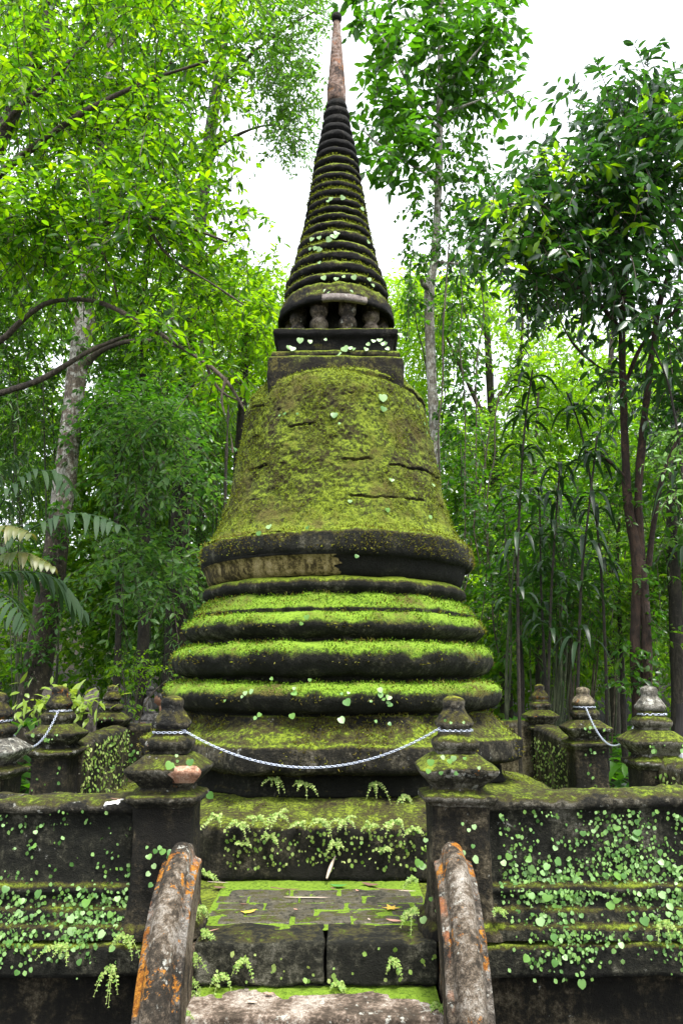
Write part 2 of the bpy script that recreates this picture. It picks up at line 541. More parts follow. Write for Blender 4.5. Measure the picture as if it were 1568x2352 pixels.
M['tuft'] = leaf_mat('moss_tuft', [(.03, .06, .006), (.09, .18, .012), (.16, .29, .02), (.24, .40, .04)], trans=.35, tcol=(1.5, 1.5, .8), rough=.8, spec=.1)
M['bell_tuft'] = leaf_mat('bell_moss_tuft', [(.03, .03, .006), (.08, .10, .008), (.15, .19, .012), (.24, .29, .03)], trans=.3, tcol=(1.4, 1.3, .8), rough=.85, spec=.1)
M['dry_tuft'] = leaf_mat('dry_moss_tuft', [(.05, .04, .012), (.12, .10, .02), (.17, .19, .02), (.22, .20, .06)], trans=.3, tcol=(1.4, 1.3, .8), rough=.9, spec=.05)
M['creeper'] = leaf_mat('creeper_leaf', [(.06, .16, .03), (.13, .27, .06), (.22, .38, .12), (.16, .31, .05)], trans=.25, tcol=(1.3, 1.4, .7), rough=.45)
M['fern'] = leaf_mat('fern_leaflet', [(.10, .22, .03), (.22, .34, .06), (.38, .45, .15), (.15, .28, .04)], trans=.3, tcol=(1.4, 1.3, .7), rough=.6)
M['bright'] = leaf_mat('bright_canopy_leaf', [(.012, .045, .008), (.03, .10, .008), (.075, .19, .008), (.14, .26, .008), (.04, .12, .011), (.10, .22, .009)], trans=.55, tcol=(3.0, 2.7, .5), rough=.36)
M['mid'] = leaf_mat('forest_leaf', [(.018, .055, .011), (.036, .10, .011), (.065, .15, .012), (.036, .095, .017)], trans=.5, tcol=(2.8, 2.8, .7), rough=.36)
M['dark'] = leaf_mat('dark_glossy_leaf', [(.016, .045, .020), (.024, .07, .022), (.036, .10, .018), (.022, .055, .028)], trans=.32, tcol=(2.5, 3.0, .7), rough=.27, spec=.9)
M['ivy'] = leaf_mat('ivy_leaf', [(.015, .05, .010), (.03, .095, .010), (.05, .14, .010), (.035, .09, .016)], trans=.45, tcol=(2.6, 2.8, .6), rough=.34)
M['lime'] = leaf_mat('lime_leaf', [(.06, .15, .010), (.10, .23, .010), (.15, .28, .012), (.08, .18, .016)], trans=.58, tcol=(2.8, 2.5, .6), rough=.42)
M['bamboo'] = leaf_mat('bamboo_leaf', [(.03, .09, .022), (.06, .15, .035), (.12, .22, .06), (.05, .12, .03)], trans=.45, tcol=(2.2, 2.3, .8), rough=.38)
M['strap'] = leaf_mat('strap_leaf', [(.012, .026, .014), (.016, .036, .017), (.022, .055, .018)], trans=.3, tcol=(2.4, 2.8, .8), rough=.42, spec=.4)
M['palm'] = leaf_mat('palm_leaflet', [(.025, .055, .025), (.035, .07, .032), (.05, .09, .04)], trans=.3, tcol=(2, 2.2, .9), rough=.62, spec=.2)
M['palepalm'] = leaf_mat('pale_palm_leaflet', [(.08, .12, .035), (.12, .14, .04), (.15, .14, .04)], trans=.35, tcol=(1.4, 1.3, .7), rough=.45)
M['under'] = leaf_mat('undergrowth_leaf', [(.02, .06, .010), (.035, .11, .012), (.07, .19, .014), (.03, .085, .018)], trans=.42, tcol=(2.4, 2.5, .7), rough=.38)
M['far'] = leaf_mat('far_forest_leaf', [(.035, .10, .014), (.06, .15, .016), (.11, .21, .018), (.07, .14, .024)], trans=.58, tcol=(2.8, 2.6, .8), rough=.42)

M['pale_bark'] = bark('pale_patched_bark', (.16, .12, .09), (.22, .18, .14), patch=(.60, .57, .52), moss=-.05, foot=4.4)
M['white_bark'] = bark('whitish_slender_bark', (.24, .20, .16), (.40, .36, .30), patch=(.66, .63, .58))
M['grey_bark'] = bark('grey_branch_bark', (.07, .055, .04), (.13, .10, .075))
M['red_bark'] = bark('reddish_brown_bark', (.030, .016, .010), (.062, .034, .021), moss=-.0)
M['dark_bark'] = bark('dark_bark', (.02, .016, .011), (.05, .04, .028), moss=-.05)
M['culm'] = bark('bamboo_culm', (.045, .06, .025), (.09, .10, .05), scale=4)
M['dry_culm'] = bark('dry_pole_bark', (.09, .07, .045), (.17, .13, .09), scale=5)
M['chain'] = plain('galvanised_chain', (.46, .50, .60), rough=.38, metal=.8)
M['chain_old'] = plain('dull_chain', (.30, .32, .36), rough=.5, metal=.7)
M['skin'] = plain('skin', (.30, .15, .09), rough=.55, var=.1)
M['hair'] = plain('dark_hair', (.012, .009, .008), rough=.45, var=.3, scale=60)
M['shirt'] = plain('dark_patterned_shirt', (.03, .03, .035), rough=.85, var=.6, scale=30)
M['trousers'] = plain('dark_trousers', (.025, .025, .03), rough=.9)
M['white_cloth'] = plain('white_cloth', (.78, .78, .80), rough=.85, var=.04)
M['stump'] = bark('stump_bark', (.07, .06, .05), (.15, .13, .115), scale=9)
M['yellow_leaf'] = plain('yellow_dead_leaf', (.55, .36, .05), rough=.7, var=.25, scale=40)
M['brown_leaf'] = plain('brown_dead_leaf', (.13, .07, .045), rough=.8, var=.35, scale=40)
M['pink_leaf'] = plain('pinkish_dead_leaf', (.42, .24, .17), rough=.7, var=.2, scale=40)
M['sheath'] = plain('pale_bamboo_sheath', (.42, .34, .27), rough=.7, var=.3, scale=30)
M['green_leaf'] = plain('fresh_fallen_leaf', (.06, .20, .04), rough=.45, var=.2)
M['stem'] = plain('green_stem', (.10, .14, .04), rough=.7)

# ------------------------------------------------------------------ leaves
def leaf_geo(P, D, N, L, W, fold=.25, droop=.15, fine=True):
    """many leaves at once: base P, pointing D, upper face N, length L, width W"""
    n = len(P)
    D = unit(D)
    N = unit(N - D * (N * D).sum(1, keepdims=True))
    S = np.cross(D, N)
    L = np.broadcast_to(np.asarray(L, float), (n,))[:, None]
    W = np.broadcast_to(np.asarray(W, float), (n,))[:, None]
    if fine:
        a = P
        m1 = P + D * L * .34 - N * L * droop * .10
        m2 = P + D * L * .70 - N * L * droop * .45
        tp = P + D * L - N * L * droop
        up = N * W * fold * .5
        l1, r1 = m1 + S * W * .46 + up, m1 - S * W * .46 + up
        l2, r2 = m2 + S * W * .38 + up, m2 - S * W * .38 + up
        V = np.stack([a, m1, m2, tp, l1, l2, r1, r2], 1).reshape(-1, 3)
        b = np.arange(n)[:, None] * 8
        tri = np.concatenate([b + (0, 1, 4), b + (2, 3, 5), b + (0, 6, 1), b + (2, 7, 3)])
        quad = np.concatenate([b + (1, 2, 5, 4), b + (1, 6, 7, 2)])
        return V, tri, quad
    a, tp = P, P + D * L - N * L * droop
    md = P + D * L * .45
    up = N * W * fold * .5
    V = np.stack([a, md + S * W * .5 + up, tp, md - S * W * .5 + up], 1).reshape(-1, 3)
    b = np.arange(n)[:, None] * 4
    return V, np.concatenate([b + (0, 2, 1), b + (0, 3, 2)]), None


def rand_unit(n):
    return unit(rng.normal(size=(n, 3)))


def sprays(mb, base, direc, length, k, L, W, spread=.9, grav=.35, up=.9, twig=None, fine=True, jitter=.35, fold=.25, droop=.2):
    """leafy twigs: from each BASE along DIREC, K pairs of leaves"""
    n = len(base)
    direc = unit(direc)
    length = np.broadcast_to(np.asarray(length, float), (n,))[:, None]
    side0 = unit(np.cross(direc, np.array((0, 0, 1.0)) + rng.normal(size=(n, 3)) * .25))
    Pn, Dn, Nn = [], [], []
    pts = []
    for j in range(k):
        t = (j + .6) / k
        p = base + direc * length * t + np.array((0, 0, -1.0)) * length * grav * t * t
        tang = unit(direc + np.array((0, 0, -2 * grav * t)))
        pts.append(p)
        for sg in ((-1, 1) if j < k - 1 else (-1, 0, 1)):
            d = tang * (.55 if sg else 1.2) + side0 * sg * spread + rng.normal(size=(n, 3)) * jitter
            d[:, 2] -= .25 * rng.random(n)
            nn = np.array((0, 0, up)) + rng.normal(size=(n, 3)) * .45
            Pn.append(p + rng.normal(size=(n, 3)) * .01)
            Dn.append(d)
            Nn.append(nn)
    P, D, N = np.concatenate(Pn), np.concatenate(Dn), np.concatenate(Nn)
    s = rng.uniform(.5, 1.3, len(P))
    mb.add(*leaf_geo(P, D, N, L * s, W * s * rng.uniform(.8, 1.2, len(P)), fold, droop, fine))
    if twig is not None:
        # three-sided twig
        pa = np.stack([base] + pts, 1)                                   # n, k+1, 3
        kk = pa.shape[1]
        off = np.array([(1, 0, 0), (-.5, .8, 0), (-.5, -.8, 0)]) * .006
        V = (pa[:, :, None, :] + off[None, None]).reshape(-1, 3)
        q = []
        for j in range(kk - 1):
            for e in range(3):
                q.append((j * 3 + e, j * 3 + (e + 1) % 3, (j + 1) * 3 + (e + 1) % 3, (j + 1) * 3 + e))
        q = np.array(q)
        Q = (np.arange(n)[:, None, None] * (kk * 3) + q[None]).reshape(-1, 4)
        twig.add(V, None, Q)


def blob_points(blobs, density):
    """(x, y, Y, rx, ry, depth radius) in picture units -> base points, outward directions"""
    B, D = [], []
    for x, y, Y, rx, ry, rd, *w in blobs:
        c = at(x, y, Y)
        ax = rx / F_PX * Y * 1.02
        az = ry / F_PX * Y * 1.02
        n = max(3, int(density * rx * ry / 1000 * (w[0] if w else 1)))
        u = rand_unit(n)
        r = rng.random(n) ** .45
        q = u * r[:, None]
        B.append(c + q * (ax, rd, az))
        D.append(unit(q + .35 * rng.normal(size=(n, 3)) + (0, 0, .1)))
    return np.concatenate(B), np.concatenate(D)


def crown(parent, blobs, mat, density, length, k, L, W, fine=True, grav=.35, spread=.9, name='crown', bark_mat=None, up=.9, jitter=.35, droop=.2, origin=(0, 0, 0)):
    mb, tw = MB(), MB()
    B, D = blob_points(blobs, density)
    D = D * (1, 1, .7)
    sprays(mb, B, D, length * rng.uniform(.6, 1.2, len(B)), k, L, W, spread, grav, up, tw if bark_mat else None, fine, jitter, droop=droop)
    o = mb.build(name, mat, parent, origin=origin)
    if bark_mat:
        tag(tw.build('twigs', bark_mat, parent, origin=origin), kind='stuff')
    return o


def limb(parent, pts, radii, mat, name='branch', n=9, origin=(0, 0, 0), amp=.01, sub=5):
    """a bent stem; PTS are (x, y, Y) in picture units"""
    path = [at(*p) for p in pts]
    V, Q = tube(path, radii, n, amp, sub=sub)
    return MB().add(V, None, Q).build(name, mat, parent, origin=origin)


# ------------------------------------------------------------------ ground and slope
FLOOR = .535
def terrain():
    xs = np.concatenate([np.linspace(-400, -40, 12)[:-1], np.linspace(-40, 40, 161), np.linspace(40, 400, 12)[1:]])
    ys = np.concatenate([np.linspace(-300, -14, 8)[:-1], np.linspace(-14, 45, 119), np.linspace(45, 500, 14)[1:]])
    X, Y = np.meshgrid(xs, ys)
    P = np.stack([X.ravel(), Y.ravel(), np.zeros(X.size)], 1)
    left = smooth(-3.2, -14, P[:, 0] + .25 * (P[:, 1] - 8)) * smooth(5, 9, P[:, 1])
    P[:, 2] = fbm(P, .35, 4, 3) * .10 * smooth(3, 7, np.hypot(P[:, 0], P[:, 1] - 6)) + left * 4.0
    P[:, 2] += smooth(20, 60, P[:, 1]) * 9 + fbm(P, .08, 3, 5) * .5 * smooth(12, 30, np.hypot(P[:, 0], P[:, 1] - 6))
    P[:, 2] -= .02
    return P, grid_faces(len(xs), len(ys))

V, Q = terrain()
tag(MB().add(V, None, Q).build('forest_ground', M['soil']), kind='structure')


def ground_z(x, y):
    P = np.array([[x, y, 0.0]])
    left = smooth(-3.2, -14, P[:, 0] + .25 * (P[:, 1] - 8)) * smooth(5, 9, P[:, 1])
    z = fbm(P, .35, 4, 3) * .10 * smooth(3, 7, np.hypot(P[:, 0], P[:, 1] - 6)) + left * 4.0
    z = z + smooth(20, 60, P[:, 1]) * 9 + fbm(P, .08, 3, 5) * .5 * smooth(12, 30, np.hypot(P[:, 0], P[:, 1] - 6))
    return float(z[0]) - .02

# ------------------------------------------------------------------ platform
PX0, PX1, PY0, PY1 = -2.32, 2.28, 3.63, 8.75
plat = thing('platform', None, None, (0, 0, 0))
plat['kind'] = 'structure'
# core below the projecting top course, with a hollow where the stair runs in
mb = MB()
for lo, hi, s in (((PX0 + .07, PY0 + .09, -.1), (-.62, PY1 - .1, .40), 1), ((.40, PY0 + .09, -.1), (PX1 - .07, PY1 - .1, .40), 2),
                  ((-.62, PY0 + .30, -.1), (.40, PY1 - .1, .40), 3)):
    mb.add(*[(v, None, q) for v, q in [box(lo, hi, .02, .008, 5, s, 14)]][0])
tag(mb.build('platform_core', M['shaft'], plat), kind='structure')
mb = MB()
for lo, hi, s in (((PX0, PY0, .392), (-.625, 4.55, FLOOR - .012), 4), ((.405, PY0, .392), (PX1, 4.55, FLOOR - .012), 5),
                  ((-.625, PY0 + .24, .392), (.405, 4.72, FLOOR - .012), 6), ((PX0, 4.55, .392), (PX1, PY1, FLOOR - .014), 7)):
    v, q = box(lo, hi, .022, .010, 6, s, 26)
    mb.add(v, None, q)
tag(mb.build('platform_course', M['wall'], plat), kind='structure')
# moss bed in the joints of the landing
nx, ny = 120, 100
gx, gy = np.meshgrid(np.linspace(-.64, .42, nx), np.linspace(3.80, 4.70, ny))
V = np.stack([gx.ravel(), gy.ravel(), np.full(gx.size, FLOOR - .002)], 1)
V[:, 2] += fbm(V, 16, 4, 8) * .007
tag(MB().add(V, None, grid_faces(nx, ny)).build('moss_bed', M['moss_floor'], plat), kind='stuff')
# landing stones: brick-sized pavers in rows behind the two nosing blocks
row_y = [3.885, 3.995, 4.10, 4.215, 4.335, 4.46]
for r, (ya, yb) in enumerate(zip(row_y[:-1], row_y[1:])):
    x = -.63 + (.06, -.10, .02, -.13, .05)[r]
    while x < .40:
        w = rng.uniform(.22, .40)
        xa, xb = max(x, -.63), min(x + w, .41)
        x += w + rng.uniform(.008, .02)
        if xb - xa < .05 or (r >= 4 and rng.random() < .2):
            continue
        g = .006
        v, q = box((xa, ya + g, FLOOR - .05), (xb, yb - g, FLOOR + .004 + rng.uniform(-.004, .003)), .009, .006, 14, 40 + r * 7 + int(x * 50), 6)
        MB().add(v, None, q).build('paving_stone', M['pave'], plat)

# ------------------------------------------------------------------ stair
stair = thing('stone_staircase', 'short flight of worn stone steps with mossy treads between two curved rails', 'staircase', (-.11, 3.3, 0))
so = np.array((-.11, 3.3, 0))
for xa, xb, s in ((-.622, -.075, 11), (-.060, .402, 12)):
    v, q = box((xa, 3.605, .375), (xb, 3.872, FLOOR + .004), .013, .010, 7, s, 26)
    MB().add(v, None, q).build('riser_block', M['riser'], stair, origin=so)
v, q = box((-.62, 3.64, .30), (.40, 3.85, .378), .008, .01, 9, 13, 18)
MB().add(v, None, q).build('bedding_course', M['riser'], stair, origin=so)
for y0, y1, z, s in ((3.355, 3.66, .357, 14), (3.10, 3.37, .178, 15)):
    v, q = box((-.62, y0, z - .178), (.40, y1, z), .012, .006, 8, s, 24)
    MB().add(v, None, q).build('step', M['step'], stair, origin=so)
# moss that creeps along the back of the tread
nx, ny = 160, 30
gx, gy = np.meshgrid(np.linspace(-.60, .395, nx), np.linspace(0, 1, ny))
edge = .10 + .045 * fbm(np.stack([gx[0], gx[0] * 0, gx[0] * 0], 1), 5, 3, 4) + .11 * smooth(.12, .34, gx[0]) + .08 * smooth(-.42, -.6, gx[0])
yy = 3.655 - gy * edge[None, :]
V = np.stack([gx.ravel(), yy.ravel(), (.352 + .012 * (1 - gy ** 3)).ravel()], 1)
V[:, 2] += fbm(V, 22, 4, 3) * .005
tag(MB().add(V, None, grid_faces(nx, ny)).build('tread_moss', M['moss_floor'], stair, origin=so), kind='stuff')

# ------------------------------------------------------------------ curved stair rails
def rail(cx0, cx1, wid, seed):
    """dragon-back curved coping: rounded top, sloping shoulders, straight flanks"""
    pth = resample(chaikin([(3.735, .885), (3.66, .885), (3.52, .835), (3.38, .74), (3.25, .60), (3.15, .44), (3.08, .24), (3.05, 0.0), (3.045, -.05)], 3), 120)
    prof = np.concatenate([resample([(-.5, -.20), (-.5, -.052)], 6), resample([(-.48, -.040), (-.35, -.030)], 4), resample(chaikin([(-.33, -.026), (-.27, .016), (-.12, .040), (.12, .040), (.27, .016), (.33, -.026)], 2), 20), resample([(.35, -.030), (.48, -.040)], 4), resample([(.5, -.052), (.5, -.20)], 6)])
    t = unit(np.gradient(pth, axis=0))
    nrm = np.stack([t[:, 1], -t[:, 0]], 1)
    nrm = np.where(nrm[:, 1:2] < 0, -nrm, nrm)
    nrm[:, 0] = -np.abs(nrm[:, 0])
    k = np.linspace(0, 1, len(pth))
    cx = cx0 + (cx1 - cx0) * k
    w = wid * (1 + .10 * k)
    out = []
    for i in range(len(pth)):
        for s, h in prof:
            hh = h
            out.append((cx[i] + s * w[i], pth[i, 0] + nrm[i, 0] * hh, pth[i, 1] + nrm[i, 1] * hh))
    P = np.array(out)
    P += np.stack([fbm(P, 9, 4, seed), fbm(P, 9, 4, seed + 1), fbm(P, 9, 4, seed + 2)], 1) * .0022
    return P, grid_faces(len(prof), len(pth)), len(prof)

for nm, c0, c1, lab, s in (('a', -.706, -.672, 'curved stone stair rail spotted with orange lichen, left of the steps', 61),
                           ('b', .492, .468, 'curved stone stair rail with reddish stone and white lichen, right of the steps', 62)):
    t = thing('stair_rail', lab, 'stair rail', (c0, 3.4, 0), group='curved rails beside the front steps')
    V, Q, npf = rail(c0, c1, .165, s)
    col_ = Q[:, 0] % npf
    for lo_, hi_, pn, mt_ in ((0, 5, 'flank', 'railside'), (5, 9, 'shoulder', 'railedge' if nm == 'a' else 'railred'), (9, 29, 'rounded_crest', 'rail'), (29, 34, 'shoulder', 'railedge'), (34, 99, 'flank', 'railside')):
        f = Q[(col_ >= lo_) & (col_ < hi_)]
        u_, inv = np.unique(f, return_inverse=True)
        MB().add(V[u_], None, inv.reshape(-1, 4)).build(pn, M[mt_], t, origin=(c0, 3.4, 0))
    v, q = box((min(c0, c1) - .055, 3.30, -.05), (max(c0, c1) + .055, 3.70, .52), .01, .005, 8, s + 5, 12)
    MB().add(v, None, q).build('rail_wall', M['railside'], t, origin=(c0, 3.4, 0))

# ------------------------------------------------------------------ parapet walls
WALLPROF = [(.090, 0), (.088, .048), (.060, .056), (.055, .085), (.052, .108), (.026, .118), (.022, .160), (.040, .178), (.036, .198), (0, .210),
            (0, .34), (0, .47), (.002, .492), (.020, .505), (.034, .52), (.030, .542), (-.004, .560), (-.06, .566), (-.10, .567), (-.14, .566), (-.19, .560),
            (-.222, .548), (-.226, .53), (-.20, .51), (-.20, .30), (-.20, 0)]


def parapet(a, b, label, mat='wall', h=1.0, seed=0, inward=1, dz=0.0, zb=FLOOR, plain_prof=False):
    """wall from A to B (x, y); the moulded face looks to the right of A->B"""
    a, b = np.array(a, float), np.array(b, float)
    L = np.linalg.norm(b - a)
    d = (b - a) / L
    out = np.array((d[1], -d[0]))
    pr = np.array(WALLPROF)
    if plain_prof:
        pr = np.array([(.04, 0), (.038, .06), (.012, .075), (0, .085), (0, .3), (0, .5), (.004, .53), (-.02, .556), (-.06, .566), (-.11, .568), (-.16, .564), (-.20, .55), (-.216, .53), (-.21, .5), (-.21, .085), (-.23, .075), (-.25, .06), (-.25, 0)])
    pr = resample(chaikin(pr, 1), 96)
    n = int(L / .014)
    t = np.linspace(0, 1, n)
    base = a[None] + (b - a)[None] * t[:, None]
    P = np.zeros((n, len(pr), 3))
    P[:, :, 0] = base[:, None, 0] + out[0] * pr[None, :, 0]
    P[:, :, 1] = base[:, None, 1] + out[1] * pr[None, :, 0]
    P[:, :, 2] = zb + pr[None, :, 1] * (1 + (h - 1)) + dz * t[:, None] * smooth(.1, .5, pr[:, 1])[None]
    P = P.reshape(-1, 3)
    dd = fbm(P, 7, 4, seed) * .008 + fbm(P, 1.6, 2, seed + 4) * .008
    up = smooth(.48, .56, np.tile(pr[:, 1], n))
    P[:, 0] += out[0] * dd
    P[:, 1] += out[1] * dd
    P[:, 2] += up * (fbm(P, 2.5, 4, seed + 2) * .014 + fbm(P, 14, 4, seed + 3) * .012)
    w = thing('parapet_wall', label, 'wall', (a[0], a[1], zb), group='parapet walls round the platform')
    fq = grid_faces(len(pr), n)
    prt = pr[fq[:, 0] % len(pr), 1] > .505
    used = lambda f: np.unique(f)
    for sel, nm_, mt_ in ((prt, 'coping', 'coping'), ):
        u_, inv = np.unique(fq[sel], return_inverse=True)
        MB().add(P[u_], None, inv.reshape(-1, 4)).build(nm_, M[mt_], w, origin=(a[0], a[1], zb))
    u_, inv = np.unique(fq[~prt], return_inverse=True)
    mb = MB().add(P[u_], None, inv.reshape(-1, 4))
    # end caps
    for i, flip in ((0, 0), (n - 1, 1)):
        idx = np.arange(len(pr)) + i * len(pr)
        c = P[idx].mean(0)
        k = len(pr)
        V = np.concatenate([P[idx], [c]])
        f = np.stack([np.arange(k - 1), np.arange(1, k), np.full(k - 1, k)], 1)
        mb.add(V, f if flip else f[:, ::-1])
    mb.build('wall_face', M[mat], w, origin=(a[0], a[1], zb))
    return w


GX0, GX1 = -.80, .531            # front gate posts
FY = 3.82
parapet((-2.20, 3.745), (GX0 - .11, 3.745), 'dark algae-stained parapet wall left of the front steps, thinly dotted with round leaves', seed=1)
parapet((GX1 + .11, 3.735), (2.16, 3.735), 'dark parapet wall right of the front steps, thickly speckled with round creeper leaves', seed=2, h=1.02, dz=.03)

# side and back walls, gate posts
L1, L2, L3 = (-2.02, 4.72), (-2.03, 5.80), (-2.24, 7.85)
R1, R2, R3 = (1.935, 5.05), (1.985, 6.60), (2.096, 8.50)
parapet((-1.88, 5.90), (-2.04, 7.76), 'lichened side wall behind the left chain, covered in slanting yellow-green leaves', 'side', 1.12, 3, plain_prof=True)
parapet((-1.93, 3.98), (-1.90, 4.62), 'short mossy side wall running to the left front corner', 'side', 1.1, 4, plain_prof=True)
parapet((1.99, 8.42), (1.88, 6.70), 'mossy side wall sloping away behind the right chain', 'side', 1.06, 5, plain_prof=True)
parapet((1.90, 4.95), (1.96, 3.98), 'leaf-covered side wall before the whitish-topped post on the right', 'side', 1.1, 6, plain_prof=True)
parapet((L3[0] + .10, L3[1] + .08), (R3[0] - .10, R3[1] - .06), 'back wall of the platform running behind the stupa', 'side', 1.13, 7, plain_prof=True)

# low flank walls of the side stairs, seen through the side gates
def flank(x0, x1, y, label, seed):
    t = thing('stair_flank', label, 'stair rail', (x0, y, .3), group='low flanks of the side steps')
    n = 40
    xs = np.linspace(x0, x1, n)
    k = np.linspace(0, 1, n)
    top = FLOOR + .20 - .75 * k ** 2.2
    pr = chaikin([(-.08, -.5), (-.08, 0), (-.05, .045), (0, .06), (.05, .045), (.08, 0), (.08, -.5)], 2)
    P = np.stack([np.stack([np.full(len(pr), x), y + pr[:, 0], z + pr[:, 1]], 1) for x, z in zip(xs, top)]).reshape(-1, 3)
    P += np.stack([fbm(P, 8, 3, seed), fbm(P, 8, 3, seed + 1), fbm(P, 8, 3, seed + 2)], 1) * .008
    MB().add(P, None, grid_faces(len(pr), n)).build('coping', M['rail'], t, origin=(x0, y, .3))

flank(-2.08, -2.9, 5.52, 'low curved flank of the left side steps, orange lichen on its crest', 71)
flank(2.04, 2.9, 6.28, 'low curved whitish flank of the right side steps behind the chain', 72)

# ------------------------------------------------------------------ gate posts
def post_mesh():
    d = {}
    # (z, half width, squareness)
    d['shaft'] = superloft([(0, .185, 6), (.03, .185, 6), (.055, .165, 7), (.07, .150, 8), (.12, .142, 9), (.18, .134, 12), (.34, .131, 12), (.50, .131, 12), (.535, .132, 12),
                            (.556, .128, 12), (.56, .08, 12)], 64, 100, .007, 12, 1, 1)
    d['capital'] = superloft([(.530, .08, 12), (.532, .136, 12), (.546, .142, 13), (.556, .160, 14), (.566, .168, 14), (.580, .168, 14), (.588, .160, 13), (.596, .122, 12), (.612, .112, 12), (.628, .112, 12), (.632, .08, 12)], 64, 60, .008, 12, 6, 1)
    d['bowl'] = superloft([(.610, .05, 8), (.612, .115, 10), (.628, .128, 10), (.650, .152, 10), (.664, .166, 11), (.684, .178, 12), (.697, .179, 12), (.704, .170, 11), (.722, .142, 9),
                           (.745, .114, 7), (.755, .100, 6), (.758, .05, 6)], 72, 70, .007, 12, 2, 1)
    d['neck_ring'] = superloft([(.750, .05, 5), (.752, .088, 5), (.772, .088, 5), (.780, .100, 4.5), (.800, .109, 4.5), (.815, .108, 4.5), (.830, .094, 4.5), (.838, .076, 4),
                                (.868, .074, 4), (.870, .04, 4)], 56, 50, .006, 14, 3, 1)
    d['finial'] = superloft([(.862, .04, 3.2), (.864, .072, 3.2), (.876, .086, 3.2), (.892, .092, 3), (.908, .084, 2.8), (.928, .070, 2.6), (.948, .054, 2.4), (.958, .050, 2.3), (.975, .054, 2.2),
                             (.995, .054, 2.2), (1.008, .046, 2.1), (1.016, .026, 2), (1.019, .004, 2)], 56, 60, .007, 14, 4, 1)
    return d

pm = {k: MB().add(v, None, q).mesh(k, None) for k, (v, q) in post_mesh().items()}
PMAT = {'shaft': 'shaft', 'capital': 'post', 'bowl': 'post', 'neck_ring': 'post', 'finial': 'finial'}
for k, me in pm.items():
    me.materials.append(M[PMAT[k]])

POSTS = [  # x, y, quarter turns, scale, label
    (GX0, FY, 0, 1.0, 1.0, 'carved gate post left of the front steps, bowl corner chipped to pink stone'),
    (GX1, FY, 1, 1.0, 1.0, 'carved gate post right of the front steps, moss-capped and dotted with leaves'),
    (L1[0], L1[1], 2, 1.0, 1.0, 'gate post with pale bowl, nearer end of the left chain'),
    (L2[0], L2[1], 3, 1.0, 1.02, 'gate post in front of the stump, farther end of the left chain'),
    (L3[0], L3[1], 1, .97, 1.0, 'slim dark corner post behind the left side wall, beside the shrub'),
    (R1[0], R1[1], 1, 1.0, 1.03, 'gate post with whitish knob, nearer end of the right chain'),
    (R2[0], R2[1], 2, 1.0, 1.0, 'gate post with cream finial, farther end of the right chain'),
    (R3[0], R3[1], 0, .95, 1.0, 'brownish corner post at the far end of the right side wall'),
]
M['whitecap'] = stone('white_capped_finial', dark=(.05, .05, .045), base=(.13, .12, .095), light=(.40, .38, .35), balance=.52, moss=-.10, up=-.2, lichen=.05, bump=.6)
M['creamcap'] = stone('cream_finial', dark=(.06, .05, .04), base=(.19, .16, .10), light=(.42, .36, .27), balance=.56, moss=-.10, up=-.2, orange=-.02, bump=.6)
M['palebowl'] = stone('pale_bowl_stone', dark=(.04, .04, .035), base=(.15, .14, .12), light=(.38, .37, .34), balance=.56, moss=-.22, up=.4, lichen=.03, bump=.6)
post_o = []
for i, (x, y, qt, s, sz, lab) in enumerate(POSTS):
    t = thing('gate_post', lab, 'gate post', (x, y, FLOOR), qt * math.pi / 2, 'carved gate and corner posts of the platform')
    t.scale = (s, s, sz)
    for k in ('shaft', 'capital', 'bowl', 'neck_ring', 'finial'):
        me = pm[k]
        if (i, k) in ((5, 'finial'), (6, 'finial'), (2, 'bowl')):
            me = me.copy()
            me.materials[0] = M[{5: 'whitecap', 6: 'creamcap', 2: 'palebowl'}[i]]
        o = bpy.data.objects.new(k, me)
        C.objects.link(o)
        o.parent = t
    post_o.append(t)
# the broken corner of the left front bowl: bare pink stone
M['pink'] = stone('bare_pink_stone', dark=(.14, .07, .045), base=(.36, .19, .12), light=(.52, .36, .27), balance=.62, moss=-.6, lichen=-.02, bump=.3)
t = post_o[0]
lv = [(.640, .144), (.652, .156), (.668, .172), (.682, .182), (.696, .184), (.704, .175), (.716, .155)]
mb = MB()
P = []
for z, h in lv:
    for k in range(13):
        u = .25 + .75 * k / 12 * 1.0
        P.append((h * (u if k < 12 else .99), -h - .0015, z))
P = np.array(P)
P[:, 0] = np.minimum(P[:, 0], [h * .97 for z, h in lv for _ in range(13)])
P[::13, 0] += np.array([.05, .03, .0, -.03, .01, .05, .10]) * .6
P += fbm(P, 12, 3, 2)[:, None] * (0, -.002, 0) + (0, -.003, 0)
mb.add(P, None, grid_faces(13, len(lv)))
mb.build('chipped_corner', M['pink'], t)
bpy.data.objects['chipped_corner']['label'] = 'pale pink stone where the bowl corner has broken'

# ------------------------------------------------------------------ chains
def link_mesh(length, wire, width):
    n, m = 14, 6
    a = np.linspace(0, 2 * math.pi, n, endpoint=False)
    c = np.stack([np.cos(a) * width / 2 , np.sin(a) * length / 2, 0 * a], 1)
    tang = unit(np.stack([-np.sin(a) * width / 2, np.cos(a) * length / 2, 0 * a], 1))
    nn = np.cross(tang, np.array((0, 0, 1.0)))
    b = np.linspace(0, 2 * math.pi, m, endpoint=False)
    P = c[:, None] + nn[:, None] * np.cos(b)[None, :, None] * wire + np.array((0, 0, 1.0)) * np.sin(b)[None, :, None] * wire
    return MB().add(P.reshape(-1, 3), None, np.concatenate([grid_faces(m, n, True), np.stack([np.arange(m) + (n - 1) * m, (np.arange(m) + 1) % m + (n - 1) * m, (np.arange(m) + 1) % m, np.arange(m)], 1)])).mesh('link', M['chain'])


